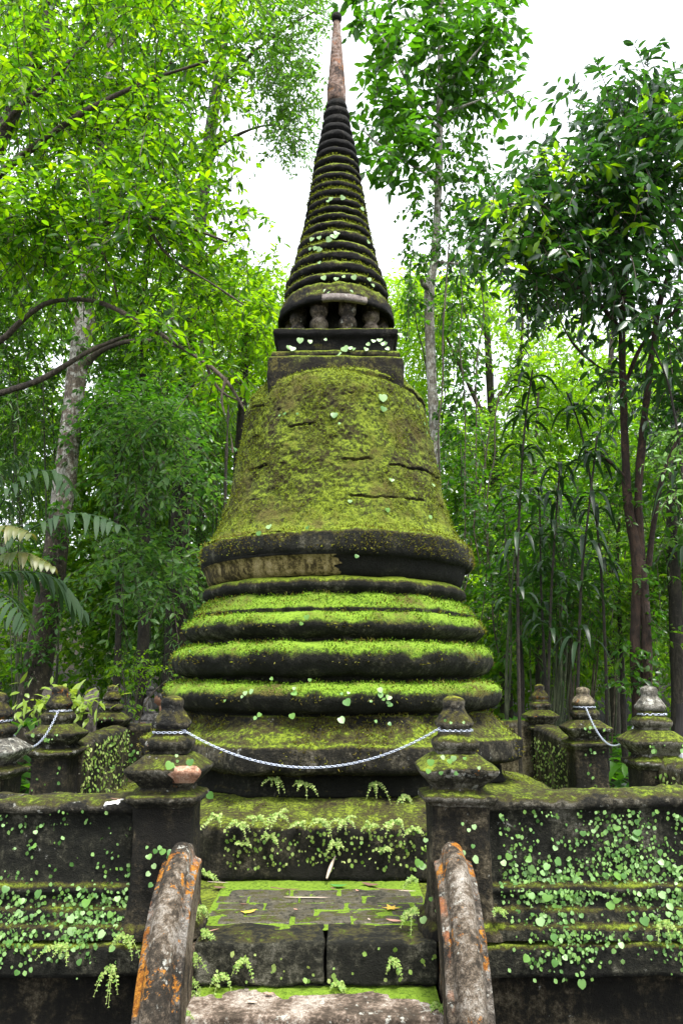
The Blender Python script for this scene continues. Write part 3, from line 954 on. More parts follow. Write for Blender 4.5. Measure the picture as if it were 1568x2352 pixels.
def hang(a, b, sag, n=200):
    a, b = np.array(a, float), np.array(b, float)
    t = np.linspace(0, 1, n)
    P = a[None] + (b - a)[None] * t[:, None]
    P[:, 2] -= sag * (1 - (2 * t - 1) ** 2)
    return P


def loop(c, z, r, a0, a1, n=40):
    a = np.linspace(a0, a1, n)
    e = 4
    rr = (np.abs(np.cos(a)) ** e + np.abs(np.sin(a)) ** e) ** (-1 / e) * r
    return np.stack([c[0] + rr * np.cos(a), c[1] + rr * np.sin(a), np.full(n, z)], 1)


def chain(paths, pitch, label, loc):
    t = thing('chain', label, 'chain', loc, group='chains across the gates')
    me = link_mesh(pitch * 1.38, pitch * .13, pitch * .80)
    k = 0
    for path in paths:
        L = np.linalg.norm(np.diff(path, axis=0), axis=1).sum()
        p = resample(path, max(2, int(L / pitch)))
        d = unit(np.gradient(p, axis=0))
        for q, dd in zip(p, d):
            o = bpy.data.objects.new('link', me)
            C.objects.link(o)
            o.parent = t
            o.location = Vector(q) - Vector(loc)
            rq = Vector(dd).to_track_quat('Y', 'Z') @ Matrix.Rotation((k % 2) * math.pi / 2 + .5, 3, 'Y').to_quaternion()
            o.rotation_mode = 'QUATERNION'
            o.rotation_quaternion = rq
            k += 1

CZ = FLOOR + .853
a = (GX0 + .062, FY - .055, CZ + .012)
b = (GX1 - .075, FY - .05, CZ + .018)
chain([hang(a, b, .172), loop((GX0, FY), CZ, .080, -.5, -.5 - 2 * math.pi * .62), loop((GX1, FY), CZ + .008, .080, math.pi + .5, math.pi * 2 + .6)],
      .0125, 'bright galvanised chain hanging between the two front gate posts', (a[0], a[1], a[2]))
a = (L1[0] + .03, L1[1] + .08, CZ)
b = (L2[0] + .02, L2[1] - .08, CZ + .01)
chain([hang(a, b, .20), loop(L2, CZ + .01, .080, -math.pi * .62, math.pi * .1), loop(L1, CZ, .08, -1.2, .5)], .0165, 'chain slung across the left side gate before the stump', a)
a = (R2[0] - .01, R2[1] - .085, CZ + .005)
b = (R1[0] - .05, R1[1] + .08, CZ + .01)
chain([hang(a, b, .24), loop(R2, CZ + .005, .080, math.pi * .95, math.pi * 2.05), loop(R1, CZ + .022, .080, math.pi, 2 * math.pi)], .0165, 'chain slung across the right side gate', a)

# ------------------------------------------------------------------ the stupa
SX, SY = -.045, 6.30
st = thing('stupa', 'tall moss-covered bell-shaped stone stupa with ringed spire in the forest clearing', 'stupa', (SX, SY, FLOOR))
SO = (SX, SY, FLOOR)


def octagon(front=.42):
    """radius factor of an octagonal plan with flat front"""
    def f(th):
        a = np.mod(th + math.pi / 8, math.pi / 4) - math.pi / 8
        r = 1 / np.cos(a)
        return r / (1 + .002 * r)
    return f


def sp(name, prof, mat, nth=360, nz=40, amp=.01, freq=7, seed=0, it=1, shape=None, extra=None, dx=0.0, keep=None, parent=None):
    P, Q, n = lathe(prof, SX + dx, SY, nth, nz, amp, freq, seed, it, shape, extra)
    if keep is not None:
        keep.append((P, n))
    return MB().add(P, None, Q).build(name, M[mat], parent or st, origin=SO)

tops = []                                                              # surfaces that carry tufts
OD = -.025
sp('plinth', [(0, FLOOR - .02), (1.66, FLOOR - .02), (1.66, FLOOR + .06), (1.645, FLOOR + .09), (1.645, .77), (1.650, .795), (1.62, .812), (1.50, .845), (1.38, .875), (1.29, .905), (1.22, .91), (.9, .91)],
   'plinth', 480, 90, .016, 6, 21, 1, octagon(), keep=tops)
sp('octagon_foot', [(.9, .90), (1.235, .90), (1.235, .94), (1.205, .95), (1.205, 1.06), (.9, 1.06)], 'black', 360, 30, .010, 7, 22, 1, octagon(), dx=OD)
M['slabside'] = M['octagon']
sp('octagon_slab', [(.9, 1.045), (1.28, 1.045), (1.340, 1.065), (1.362, 1.085), (1.362, 1.19), (1.358, 1.215), (1.335, 1.225), (1.315, 1.228), (1.310, 1.240), (1.295, 1.252), (1.215, 1.31), (1.165, 1.372), (1.155, 1.395), (.9, 1.395)],
   'octagon', 480, 90, .013, 7, 23, 1, octagon(), dx=OD, keep=tops)


def torus_prof(r_in_b, z0, R, zmid, r_in_t, z1, fat=.5):
    h0, h1 = zmid - z0, z1 - zmid
    return [(.6, z0), (r_in_b, z0), (r_in_b, z0 + h0 * .25), (R - .09, z0 + h0 * .30), (R - .035, z0 + h0 * .45), (R - .006, z0 + h0 * .78), (R, zmid), (R - .008, zmid + h1 * .35), (R - .035, zmid + h1 * .68),
            (R - .085, zmid + h1 * .92), (r_in_t, z1), (.6, z1)]

sp('torus_moulding', torus_prof(1.16, 1.365, 1.300, 1.515, 1.15, 1.60), 'torus', 520, 70, .016, 6, 24, 1, dx=OD, keep=tops)
sp('torus_moulding', torus_prof(1.09, 1.590, 1.245, 1.765, 1.08, 1.865), 'torus', 520, 70, .018, 6, 25, 1, dx=OD, keep=tops)
sp('torus_moulding', [(.6, 1.85), (1.06, 1.85), (1.06, 1.885), (1.10, 1.895), (1.15, 1.92), (1.180, 1.955), (1.185, 1.985), (1.168, 2.018), (1.140, 2.045), (1.128, 2.054), (1.088, 2.058), (1.085, 2.078), (1.100, 2.084), (1.095, 2.096), (1.055, 2.14), (1.015, 2.185), (.985, 2.20), (.6, 2.20)],
   'torus', 520, 80, .016, 6, 26, 1, dx=-.02, keep=tops)
sp('neck_moulding', [(.6, 2.18), (.985, 2.18), (.985, 2.205), (1.015, 2.212), (1.040, 2.235), (1.045, 2.262), (1.030, 2.292), (.995, 2.312), (.97, 2.32), (.6, 2.32)], 'rim', 420, 40, .010, 8, 27, 1, dx=-.012)


# rim of the bell: bare buff underside on the left, moss on the right
sp('rim_underside', [(.6, 2.31), (.965, 2.31), (1.005, 2.335), (1.022, 2.38), (1.030, 2.43), (1.060, 2.455), (1.075, 2.47), (.9, 2.47)], 'black', 420, 36, .007, 7, 28, 1)
th = np.linspace(-1.5, -.02, 150)
pr = resample(chaikin([(.985, 2.318), (1.010, 2.336), (1.028, 2.38), (1.036, 2.428), (1.060, 2.452)], 1), 24)
wob = fbm(np.stack([th * 3, th * 0, th * 0], 1), 2.0, 3, 6) * .03
jag = fbm(np.stack([pr[:, 1] * 0, pr[:, 1] * 0 + 3, pr[:, 1]], 1), 22, 3, 9) * .075
P = np.stack([np.stack([SX + (pr[:, 0] + .004) * np.sin(a + jag * (i / 149) ** 10), SY - (pr[:, 0] + .004) * np.cos(a + jag * (i / 149) ** 10), pr[:, 1]], 1) for i, a in enumerate(th)]).reshape(-1, 3)
P[:, :2] += (fbm(P, 8, 3, 3) * .003)[:, None]
MB().add(P, None, grid_faces(24, 150)).build('bare_plaster', M['buff'], st, origin=SO)
bpy.data.objects['bare_plaster']['label'] = 'bare buff plaster patch under the bell rim'
sp('bell_rim', [(.9, 2.455), (1.052, 2.455), (1.074, 2.475), (1.081, 2.51), (1.080, 2.56), (1.073, 2.605), (1.062, 2.622), (1.03, 2.635), (.9, 2.64)], 'rim', 460, 46, .010, 8, 29, 1, keep=tops,
   extra=lambda t, z: .012 * smooth(.02, .06, np.mod(t + math.pi, 2 * math.pi) - math.pi) * smooth(2.9, 2.6, np.mod(t + math.pi, 2 * math.pi) - math.pi))

BELL = [(1.055, 2.625), (1.02, 2.655), (.985, 2.70), (.945, 2.78), (.914, 2.868), (.888, 2.96), (.868, 3.06), (.848, 3.18), (.829, 3.309), (.806, 3.44), (.784, 3.572), (.770, 3.67), (.757, 3.764),
        (.738, 3.825), (.712, 3.875), (.680, 3.915), (.640, 3.950), (.585, 3.982), (.50, 4.008), (.38, 4.025), (.2, 4.035), (.001, 4.035)]


def bell_relief(t, z):
    ph = np.mod(t + math.pi, 2 * math.pi) - math.pi
    Q3 = np.stack([np.sin(t) * 1.2, np.cos(t) * 1.2, z], 1)
    d = fbm(Q3, 3.2, 3, 31) * .010 + fbm(Q3, 26, 4, 32) * .009
    # block courses with open, wandering joints
    for k, zc in enumerate((2.90, 3.17, 3.46, 3.72, 3.93)):
        zz = zc + fbm(np.stack([np.sin(t) * 2, np.cos(t) * 2, z * 0 + k], 1), 1.6, 3, 40 + k) * .035
        openj = smooth(.0, .35, fbm(np.stack([np.sin(t) * 2, np.cos(t) * 2, z * 0 + k], 1), 1.9, 2, 60 + k))
        rag = .35 + .65 * smooth(-.5, .4, fbm(Q3, 14, 3, 130 + k))
        zz = zz + fbm(Q3 * (1, 1, 0), 9, 3, 120 + k) * .012
        d -= .019 * openj * rag * np.exp(-((z - zz) / .0055) ** 2)
        d += .009 * openj * smooth(.0, .012, z - zz) * smooth(.12, .04, z - zz)
    for k, (pc, za, zb) in enumerate(((-.25, 3.17, 3.46), (.32, 3.17, 3.46), (.05, 2.90, 3.17), (.62, 2.9, 3.17), (-.5, 3.46, 3.72), (.45, 3.46, 3.72), (-.62, 2.66, 2.9), (.27, 2.66, 2.9), (.08, 3.72, 3.93))):
        pp = pc + fbm(np.stack([z * 2, z * 0 + k, z * 0], 1), 2.5, 3, 80) * .03
        d -= .012 * np.exp(-((ph - pp) / .010) ** 2) * smooth(za, za + .03, z) * smooth(zb, zb - .03, z) * smooth(-.1, .3, fbm(Q3, 3, 2, 91))
    # the broken skin of plaster round the right shoulder, its lower edge standing out
    zl = np.interp(ph, [-2.9, -1.2, -.9, -.3, .02, .10, .30, .6, .9, 1.3, 2.9], [3.84, 3.84, 3.90, 4.06, 4.09, 3.985, 3.955, 3.91, 3.85, 3.82, 3.82])
    zl = zl + fbm(Q3, 6, 3, 95) * .012
    d += .020 * smooth(-.004, .004, z - zl) * (.35 + .65 * smooth(-.1, .1, ph))
    d -= .010 * np.exp(-((z - zl + .012) / .010) ** 2) * (.3 + .7 * smooth(-.1, .1, ph))
    return d

sp('bell', BELL, 'bell', 660, 360, .006, 9, 30, 2, keep=tops, extra=bell_relief)

# square block, slab and box above the bell
def sqblock(name, mat, levels, seed, n=120, nz=40, amp=.012):
    V, Q = superloft(levels, n, nz, amp, 8, seed, 1)
    V = V + (SX, SY, 0)
    # caps
    mb = MB().add(V, None, Q)
    k = len(V) // n
    for row, z in ((0, levels[0][0]), (k - 1, levels[-1][0])):
        idx = np.arange(n) + row * n
        P = np.concatenate([V[idx], [[SX, SY, V[idx][:, 2].mean()]]])
        f = np.stack([np.arange(n), (np.arange(n) + 1) % n, np.full(n, n)], 1)
        mb.add(P, f if row else f[:, ::-1])
    return mb.build(name, M[mat], st, origin=SO)

M['block'] = stone('mossy_block', dark=(.012, .010, .006), base=(.042, .034, .017), light=(.11, .10, .05), moss=.12, up=.8, moss_cols=OLIVE, edge=(.028, .028, .008), balance=.45, brown_moss=-.05, bump=1.0, lichen=-.12)
sqblock('harmika_block', 'block', [(3.70, .536, 34), (3.9, .538, 34), (4.09, .538, 34), (4.108, .533, 34), (4.114, .50, 34), (4.116, .42, 10)], 33)
sqblock('harmika_slab', 'block', [(4.108, .40, 34), (4.110, .508, 34), (4.118, .514, 34), (4.150, .513, 34), (4.166, .503, 34), (4.170, .40, 10)], 34)
sqblock('harmika_box', 'ring', [(4.162, .40, 34), (4.164, .458, 34), (4.27, .462, 34), (4.285, .474, 34), (4.300, .498, 34), (4.342, .505, 34), (4.358, .497, 34), (4.364, .40, 10), (4.365, .2, 10)], 35, nz=60, amp=.010)

# colonnettes under the canopy
cp = lathe([(.001, 4.34), (.066, 4.34), (.070, 4.375), (.050, 4.392), (.056, 4.41), (.074, 4.440), (.074, 4.475), (.054, 4.505), (.050, 4.52), (.060, 4.533), (.070, 4.555), (.072, 4.60), (.07, 4.68), (.001, 4.68)], 0, 0, 32, 50, .007, 16, 36, 1)
cm = MB().add(cp[0], None, cp[1]).mesh('colonnette', M['column'])
for k in range(10):
    a = (k + .40) / 10 * 2 * math.pi
    o = bpy.data.objects.new('colonnette', cm)
    C.objects.link(o)
    o.parent = st
    o.location = (.375 * math.sin(a), -.375 * math.cos(a), -FLOOR)
    o.rotation_euler.z = k * 1.7
sp('spire_core', [(.24, 4.34), (.24, 4.9), (.20, 5.4), (.13, 6.1), (.06, 6.75), (.05, 6.85)], 'black', 64, 30, .004, 9, 37)

# canopy disc and the rings of the spire
sp('canopy', [(.20, 4.665), (.44, 4.655), (.470, 4.612), (.490, 4.600), (.505, 4.604), (.508, 4.63), (.500, 4.67), (.480, 4.725), (.455, 4.775), (.43, 4.80), (.2, 4.805)], 'ring', 220, 36, .012, 11, 38, 1, keep=tops)
# lip of pale plaster over the two front colonnettes
th = np.linspace(-.22, .52, 60)
pr = np.array([(.470, 4.602), (.511, 4.598), (.515, 4.625), (.508, 4.655)])
P = np.stack([np.stack([SX + pr[:, 0] * math.sin(a), SY - pr[:, 0] * math.cos(a), pr[:, 1]], 1) for a in th]).reshape(-1, 3)
P[:, 2] += fbm(P, 14, 3, 5) * .003
M['lip'] = stone('pale_canopy_lip', dark=(.08, .07, .065), base=(.20, .17, .15), light=(.31, .27, .25), balance=.60, moss=-.7, bump=.3)
MB().add(P, None, grid_faces(4, 60)).build('bare_lip', M['lip'], st, origin=SO)
RINGS = [(.452, 4.815), (.440, 4.915), (.405, 5.030), (.370, 5.145), (.346, 5.262), (.322, 5.375), (.302, 5.465), (.288, 5.548), (.274, 5.630), (.262, 5.722), (.247, 5.815), (.236, 5.902), (.224, 5.995),
         (.214, 6.084), (.202, 6.177), (.184, 6.267), (.168, 6.362), (.148, 6.462), (.132, 6.552), (.124, 6.649), (.100, 6.742)]
for k, (R, z) in enumerate(RINGS):
    zt = RINGS[k + 1][1] if k + 1 < len(RINGS) else 6.835
    h = zt - z
    Rn = RINGS[k + 1][0] if k + 1 < len(RINGS) else .072
    g = .35 * R if R < .2 else .07
    prof = [(R - g, z - .012), (R - .055 * min(1, R / .3), z - .012), (R - .012, z + h * .02), (R, z + h * .18), (R, z + h * .40), (R - .008, z + h * .56), (R - .025 * min(1, R / .25), z + h * .70), (min(Rn, R) - .045 * min(1, R / .3), z + h * .80), (R - g - .01, z + h * .99)]
    sp('spire_ring', prof, 'ring' if k < 14 else 'ringdry', 160 if k < 10 else 96, 30, .009 * (1 - .025 * k), 15, 100 + k, 1, keep=tops if k < 14 else None)
sp('spire_rod', [(.03, 6.80), (.074, 6.825), (.086, 6.85), (.088, 6.90), (.085, 6.99), (.080, 7.03), (.066, 7.22), (.056, 7.36), (.045, 7.55), (.036, 7.66), (.030, 7.715), (.001, 7.72)], 'rod', 64, 80, .004, 12, 130)
sp('rod_tip', [(.031, 7.695), (.0315, 7.712), (.040, 7.716), (.050, 7.735), (.051, 7.760), (.043, 7.785), (.018, 7.80), (.001, 7.802)], 'black', 40, 24, .003, 20, 131)

# ------------------------------------------------------------------ moss tufts on the stupa
def tufts(surfs, per_m2, size, mat, zmin, name, seed, parent, origin, thr=.1, up=.35, limit=60000, blade=False):
    r = np.random.default_rng(seed)
    mb = MB()
    tot = 0
    for P, n in surfs:
        sel = (n[:, 2] > zmin) & (P[:, 1] < SY + .55)
        Pn, nn = P[sel], n[sel]
        k = fbm(Pn, 5, 4, seed) + nn[:, 2] * up
        Pn, nn = Pn[k > thr], nn[k > thr]
        if not len(Pn):
            continue
        m = min(limit, int(len(Pn) * per_m2))
        i = r.integers(0, len(Pn), m)
        p = Pn[i] + r.normal(size=(m, 3)) * .008
        d = unit(nn[i] + r.normal(size=(m, 3)) * .7 + (0, 0, .3))
        N = unit(r.normal(size=(m, 3)) + (0, 0, .6))
        s = size * r.uniform(.5, 1.4, m)
        mb.add(*leaf_geo(p - d * .002, d, N, s, s * (.35 if blade else .8), .2, .25, False))
        tot += m
    o = mb.build(name, M[mat], parent, origin=origin)
    tag(o, kind='stuff')
    return o

tufts([t for t in tops[2:5]], 2.4, .011, 'tuft', .22, 'moss_tufts', 5, st, SO, .10, .55, 22000)
tufts([tops[0], tops[1]], .5, .012, 'bell_tuft', .25, 'moss_tufts', 6, st, SO, .35, .4, 6000)
tufts([tops[5], tops[6]], .42, .010, 'bell_tuft', -.2, 'moss_tufts', 7, st, SO, .05, .3, 60000)
tufts([tops[1], tops[2], tops[3], tops[4], tops[5]], .45, .022, 'dry_tuft', -.35, 'hanging_moss', 8, st, SO, .0, .0, 7000, True)
RP, RN = tops[5]
rs = (RP[:, 0] > SX + .0) & (RN[:, 2] > -.5)
tufts([(RP[rs], RN[rs])], 1.0, .014, 'dry_tuft', -.5, 'hanging_moss', 18, st, SO, -.15, .0, 7000, True)
tufts(tops[7:], 1.3, .012, 'bell_tuft', .3, 'moss_tufts', 9, st, SO, .25, .4, 2500)

# ------------------------------------------------------------------ trees
def inside(poly, x, y):
    c = False
    for (x1, y1), (x2, y2) in zip(poly, poly[1:] + poly[:1]):
        if (y1 > y) != (y2 > y) and x < (x2 - x1) * (y - y1) / (y2 - y1) + x1:
            c = not c
    return c


def fill(poly, n, r0, r1, Y0, Y1, rd=.5, flat=.75, holes=()):
    xs, ys = [p[0] for p in poly], [p[1] for p in poly]
    out, guard = [], 0
    while len(out) < n and guard < 20000:
        guard += 1
        x, y, r = rng.uniform(min(xs), max(xs)), rng.uniform(min(ys), max(ys)), rng.uniform(r0, r1)
        if inside(poly, x, y) and all(math.hypot(x - a, y - b) > c + r * .6 for a, b, c in holes):
            out.append((x, y, rng.uniform(Y0, Y1), r, r * flat, rd))
    return out


def base_of(x, y, Y):
    p = at(x, y, Y)
    return (float(p[0]), float(p[1]), ground_z(p[0], p[1]))


def tree(name, label, trunk_pts, trunk_r, bark_mat, cat='tree', group=None, amp=.012, n=14):
    x, y, Y = trunk_pts[0]
    b = base_of(x, y, Y)
    t = thing(name, label, cat, b, group=group)
    path = [np.array((b[0], b[1], b[2] - .1))] + [at(*p) for p in trunk_pts[1:]]
    V, Q = tube(path, trunk_r, n, amp, seed=int(abs(x)), sub=8)
    MB().add(V, None, Q).build('trunk', M[bark_mat], t, origin=b)
    t['_b'] = b
    return t, b

BG = 'tall trees of the forest'
# pale-trunked tall tree at the left
t, b = tree('tall_tree', 'tall tree with pale patched trunk rising behind the left palms', [(62, 1640, 12.5), (98, 1450, 12.5), (126, 1300, 12.5), (152, 1080, 12.5), (172, 900, 12.5), (205, 660, 12.5), (228, 450, 12.6), (250, 200, 12.8), (262, -80, 13)],
            [.27, .215, .185, .175, .17, .165, .14, .11, .08], 'pale_bark', group=BG, n=18, amp=.02)
del t['_b']
limb(t, [(180, 860, 12.5), (230, 800, 12.3), (330, 775, 12), (420, 800, 11.8)], [.07, .05, .035, .015], M['grey_bark'], origin=b)
crown(t, fill([(-80, -80), (560, -80), (560, 200), (420, 420), (300, 640), (-80, 700)], 46, 55, 95, 11.5, 14.5, .7), M['mid'], 10, .7, 6, .14, .055, origin=b, bark_mat=M['grey_bark'])

crown(t, [(85, 1500, 12.2, 26, 50, .15), (128, 1400, 12.2, 18, 60, .12), (110, 1290, 12.2, 24, 50, .12), (150, 1180, 12.2, 18, 50, .12), (160, 1020, 12.25, 16, 40, .1), (190, 780, 12.2, 18, 40, .1)], M['under'], 18, .25, 4, .10, .05, origin=b, name='climber', bark_mat=M['grey_bark'])

# bright overhanging tree, its limbs reach in from the left
t, b = tree('overhanging_tree', 'broad tree with sunlit yellow-green leaves whose dark limbs reach in from the left edge', [(-330, 1640, 8.6), (-320, 1300, 8.6), (-260, 1000, 8.6), (-170, 700, 8.6), (-60, 450, 8.7), (60, 200, 8.8), (150, -100, 9)],
            [.26, .2, .18, .16, .12, .09, .05], 'dark_bark', group=BG)
del t['_b']
for pts, rr in (([(-230, 960, 8.6), (5, 902, 8.2), (85, 878, 8.0), (150, 840, 7.9), (215, 800, 7.9), (300, 768, 7.8)], [.06, .038, .034, .03, .026, .014]),
                ([(-180, 830, 8.6), (-10, 800, 8.2), (60, 725, 8.1), (115, 690, 8), (200, 686, 7.9), (262, 705, 7.8), (340, 752, 7.6), (430, 805, 7.5), (520, 868, 7.4), (560, 940, 7.4)], [.05, .034, .030, .026, .024, .022, .020, .018, .014, .006]),
                ([(-100, 560, 8.6), (30, 507, 8.2), (130, 515, 8.1), (205, 545, 8.0), (255, 502, 7.9), (330, 495, 7.7), (430, 520, 7.6), (560, 570, 7.5)], [.06, .045, .04, .034, .03, .026, .02, .008]),
                ([(205, 545, 8.0), (250, 600, 8), (270, 680, 8)], [.025, .018, .01]),
                ([(330, 500, 7.7), (380, 590, 7.6), (470, 640, 7.5), (560, 700, 7.5)], [.02, .016, .012, .006]),
                ([(-60, 450, 8.7), (60, 350, 8.5), (200, 250, 8.2), (350, 180, 8), (480, 140, 7.9)], [.06, .045, .035, .025, .012]),
                ([(0, 300, 8.7), (50, 240, 8.5), (120, 190, 8.3), (230, 60, 8.2)], [.05, .04, .03, .012]),
                ([(520, 868, 7.4), (505, 920, 7.4), (530, 990, 7.4), (535, 1040, 7.4)], [.012, .010, .008, .004]),
                ([(470, 830, 7.45), (500, 900, 7.5), (560, 925, 7.5)], [.010, .008, .004])):
    limb(t, pts, rr, M['grey_bark'], origin=b)
crown(t, fill([(-80, -70), (540, -70), (560, 60), (535, 150), (530, 240), (505, 310), (560, 380), (575, 450), (585, 560), (605, 640), (560, 690), (470, 690), (330, 640), (150, 630), (-80, 660)], 96, 30, 66, 7.2, 9.4, .4),
      M['bright'], 8.5, .5, 5, .115, .047, origin=b, bark_mat=M['grey_bark'])
crown(t, fill([(250, 700), (420, 740), (560, 860), (560, 900), (430, 850), (300, 790)], 14, 25, 45, 7.2, 8, .3), M['bright'], 3.4, .45, 5, .115, .045, origin=b, bark_mat=M['grey_bark'])

# thin-leaved tree whose sprays hang into the sky left of the spire
t, b = tree('feathery_tree', 'feathery tree whose small-leaved sprays hang in the sky left of the spire', [(400, 1560, 16), (415, 1200, 16), (430, 800, 16), (470, 400, 16), (520, 50, 16), (560, -200, 16)], [.24, .2, .18, .15, .10, .06], 'dark_bark', group=BG)
del t['_b']
for pts, rr in (([(500, 200, 16), (580, 120, 15.5), (660, 60, 15), (735, 20, 14.8)], [.06, .04, .025, .008]), ([(480, 350, 16), (560, 300, 15.5), (640, 280, 15), (700, 330, 14.8)], [.05, .035, .02, .008])):
    limb(t, pts, rr, M['grey_bark'], origin=b)
crown(t, fill([(560, -60), (735, -60), (735, 40), (690, 110), (705, 230), (690, 330), (650, 360), (640, 280), (600, 160)], 46, 22, 42, 13.5, 16, .5) + [(600, 120, 14, 40, 60, .4), (610, 230, 14, 30, 50, .4), (620, 330, 14, 30, 30, .3), (735, 60, 14, 18, 25, .3), (690, 200, 14, 30, 30, .3), (670, 350, 14, 28, 25, .3)],
      M['mid'], 16, .5, 6, .10, .042, origin=b, bark_mat=M['grey_bark'])

# lime trees glowing behind the stupa, left and right
t, b = tree('backlit_tree', 'backlit lime-green tree close behind the left side of the bell', [(520, 1560, 15), (540, 1200, 15), (560, 900, 15), (570, 650, 15)], [.14, .11, .09, .05], 'dark_bark', group=BG)
del t['_b']
crown(t, fill([(490, 600), (625, 640), (640, 690), (620, 790), (580, 870), (545, 930), (440, 900), (430, 700)], 34, 35, 60, 13, 16, .6), M['lime'], 12, .55, 5, .13, .05, origin=b, bark_mat=M['grey_bark'])
t, b = tree('backlit_tree', 'wide backlit lime-green tree between the slender ivy-clad trunk and the dark tree', [(1160, 1580, 19), (1150, 1300, 19), (1130, 1000, 19), (1120, 800, 19), (1110, 600, 19)], [.16, .13, .11, .09, .04], 'dark_bark', group=BG)
del t['_b']
for pts, rr in (([(1130, 1000, 19), (1060, 850, 18.5), (1000, 720, 18)], [.07, .05, .02]), ([(1125, 950, 19), (1200, 820, 18.5), (1240, 720, 18)], [.07, .05, .02]), ([(1180, 900, 18), (1210, 700, 17.5), (1130, 590, 17)], [.04, .035, .02])):
    limb(t, pts, rr, M['grey_bark'], origin=b)
crown(t, fill([(905, 650), (950, 600), (1010, 640), (1100, 630), (1180, 660), (1280, 720), (1350, 900), (1320, 1000), (1230, 1010), (1180, 930), (1000, 940), (985, 820), (930, 740)], 60, 35, 62, 16.5, 21, .8, holes=((1110, 858, 48), (1150, 880, 25))),
      M['lime'], 12, .7, 5, .15, .06, origin=b, bark_mat=M['grey_bark'])

# slender pale trunk with ivy, right of the spire
t, b = tree('slender_tree', 'slender tree with whitish trunk wrapped in hanging ivy right of the spire', [(1000, 1560, 11.5), (996, 1300, 11.5), (1000, 1020, 11.5), (990, 860, 11.5), (985, 730, 11.5), (984, 665, 11.5), (998, 600, 11.5), (1006, 450, 11.5), (1008, 330, 11.5), (1010, 180, 11.5), (1014, 0, 11.6), (1016, -150, 11.7)],
            [.10, .085, .08, .078, .075, .08, .068, .062, .058, .052, .045, .03], 'white_bark', group=BG, amp=.012)
del t['_b']
for pts, rr in (([(1003, 420, 11.5), (960, 385, 11.2), (910, 360, 11), (870, 335, 10.8), (820, 285, 10.7)], [.028, .024, .02, .016, .008]),
                ([(1000, 600, 11.5), (1040, 606, 11.2), (1090, 608, 11), (1150, 612, 10.8)], [.03, .022, .018, .008]),
                ([(985, 665, 11.5), (970, 655, 11.3), (968, 645, 11.2)], [.045, .04, .03]),
                ([(1010, 300, 11.5), (960, 240, 11.2), (900, 120, 10.9), (860, 60, 10.8)], [.026, .02, .015, .006]),
                ([(1010, 200, 11.5), (1070, 150, 11.2), (1140, 60, 11)], [.024, .018, .008]),
                ([(1010, 260, 11.5), (1080, 240, 11.2), (1180, 190, 11)], [.022, .016, .006])):
    limb(t, pts, rr, M['white_bark'], origin=b)
crown(t, [(x, y, 10.9 + .5 * (i % 3), rx, ry, .45, w) for i, (x, y, rx, ry, w) in enumerate([
    (860, 20, 45, 35, .8), (950, 20, 60, 45, 1), (1050, 30, 75, 50, 1), (1120, 50, 50, 45, .9), (855, 130, 28, 40, .6), (870, 190, 25, 25, .6), (925, 110, 45, 50, .7), (1040, 130, 80, 65, .9), (1110, 180, 55, 40, .9),
    (1180, 195, 30, 22, .9), (960, 215, 45, 45, .7), (1060, 240, 65, 55, .9), (880, 265, 50, 35, .8), (960, 290, 60, 40, 1), (830, 300, 30, 30, .7), (900, 345, 60, 38, .8), (835, 250, 30, 20, .6), (850, 370, 22, 25, .6), (895, 425, 18, 30, .8), (960, 390, 40, 30, .6)])],
      M['ivy'], 13, .46, 4, .20, .088, origin=b, bark_mat=M['grey_bark'])
crown(t, [(x, y, 11.3, rx, ry, .35) for x, y, rx, ry in [(1070, 330, 40, 50), (1060, 410, 50, 60), (1070, 490, 45, 50), (975, 460, 28, 60), (965, 560, 22, 60), (1040, 560, 50, 50), (1080, 600, 45, 45), (960, 640, 25, 50), (1048, 680, 40, 50), (1055, 780, 38, 70), (1068, 900, 42, 60), (1058, 1000, 35, 60), (935, 700, 22, 50), (1045, 1100, 40, 60), (1060, 1200, 40, 70)]],
      M['ivy'], 13, .35, 5, .09, .055, grav=.8, origin=b, name='ivy', bark_mat=M['grey_bark'])

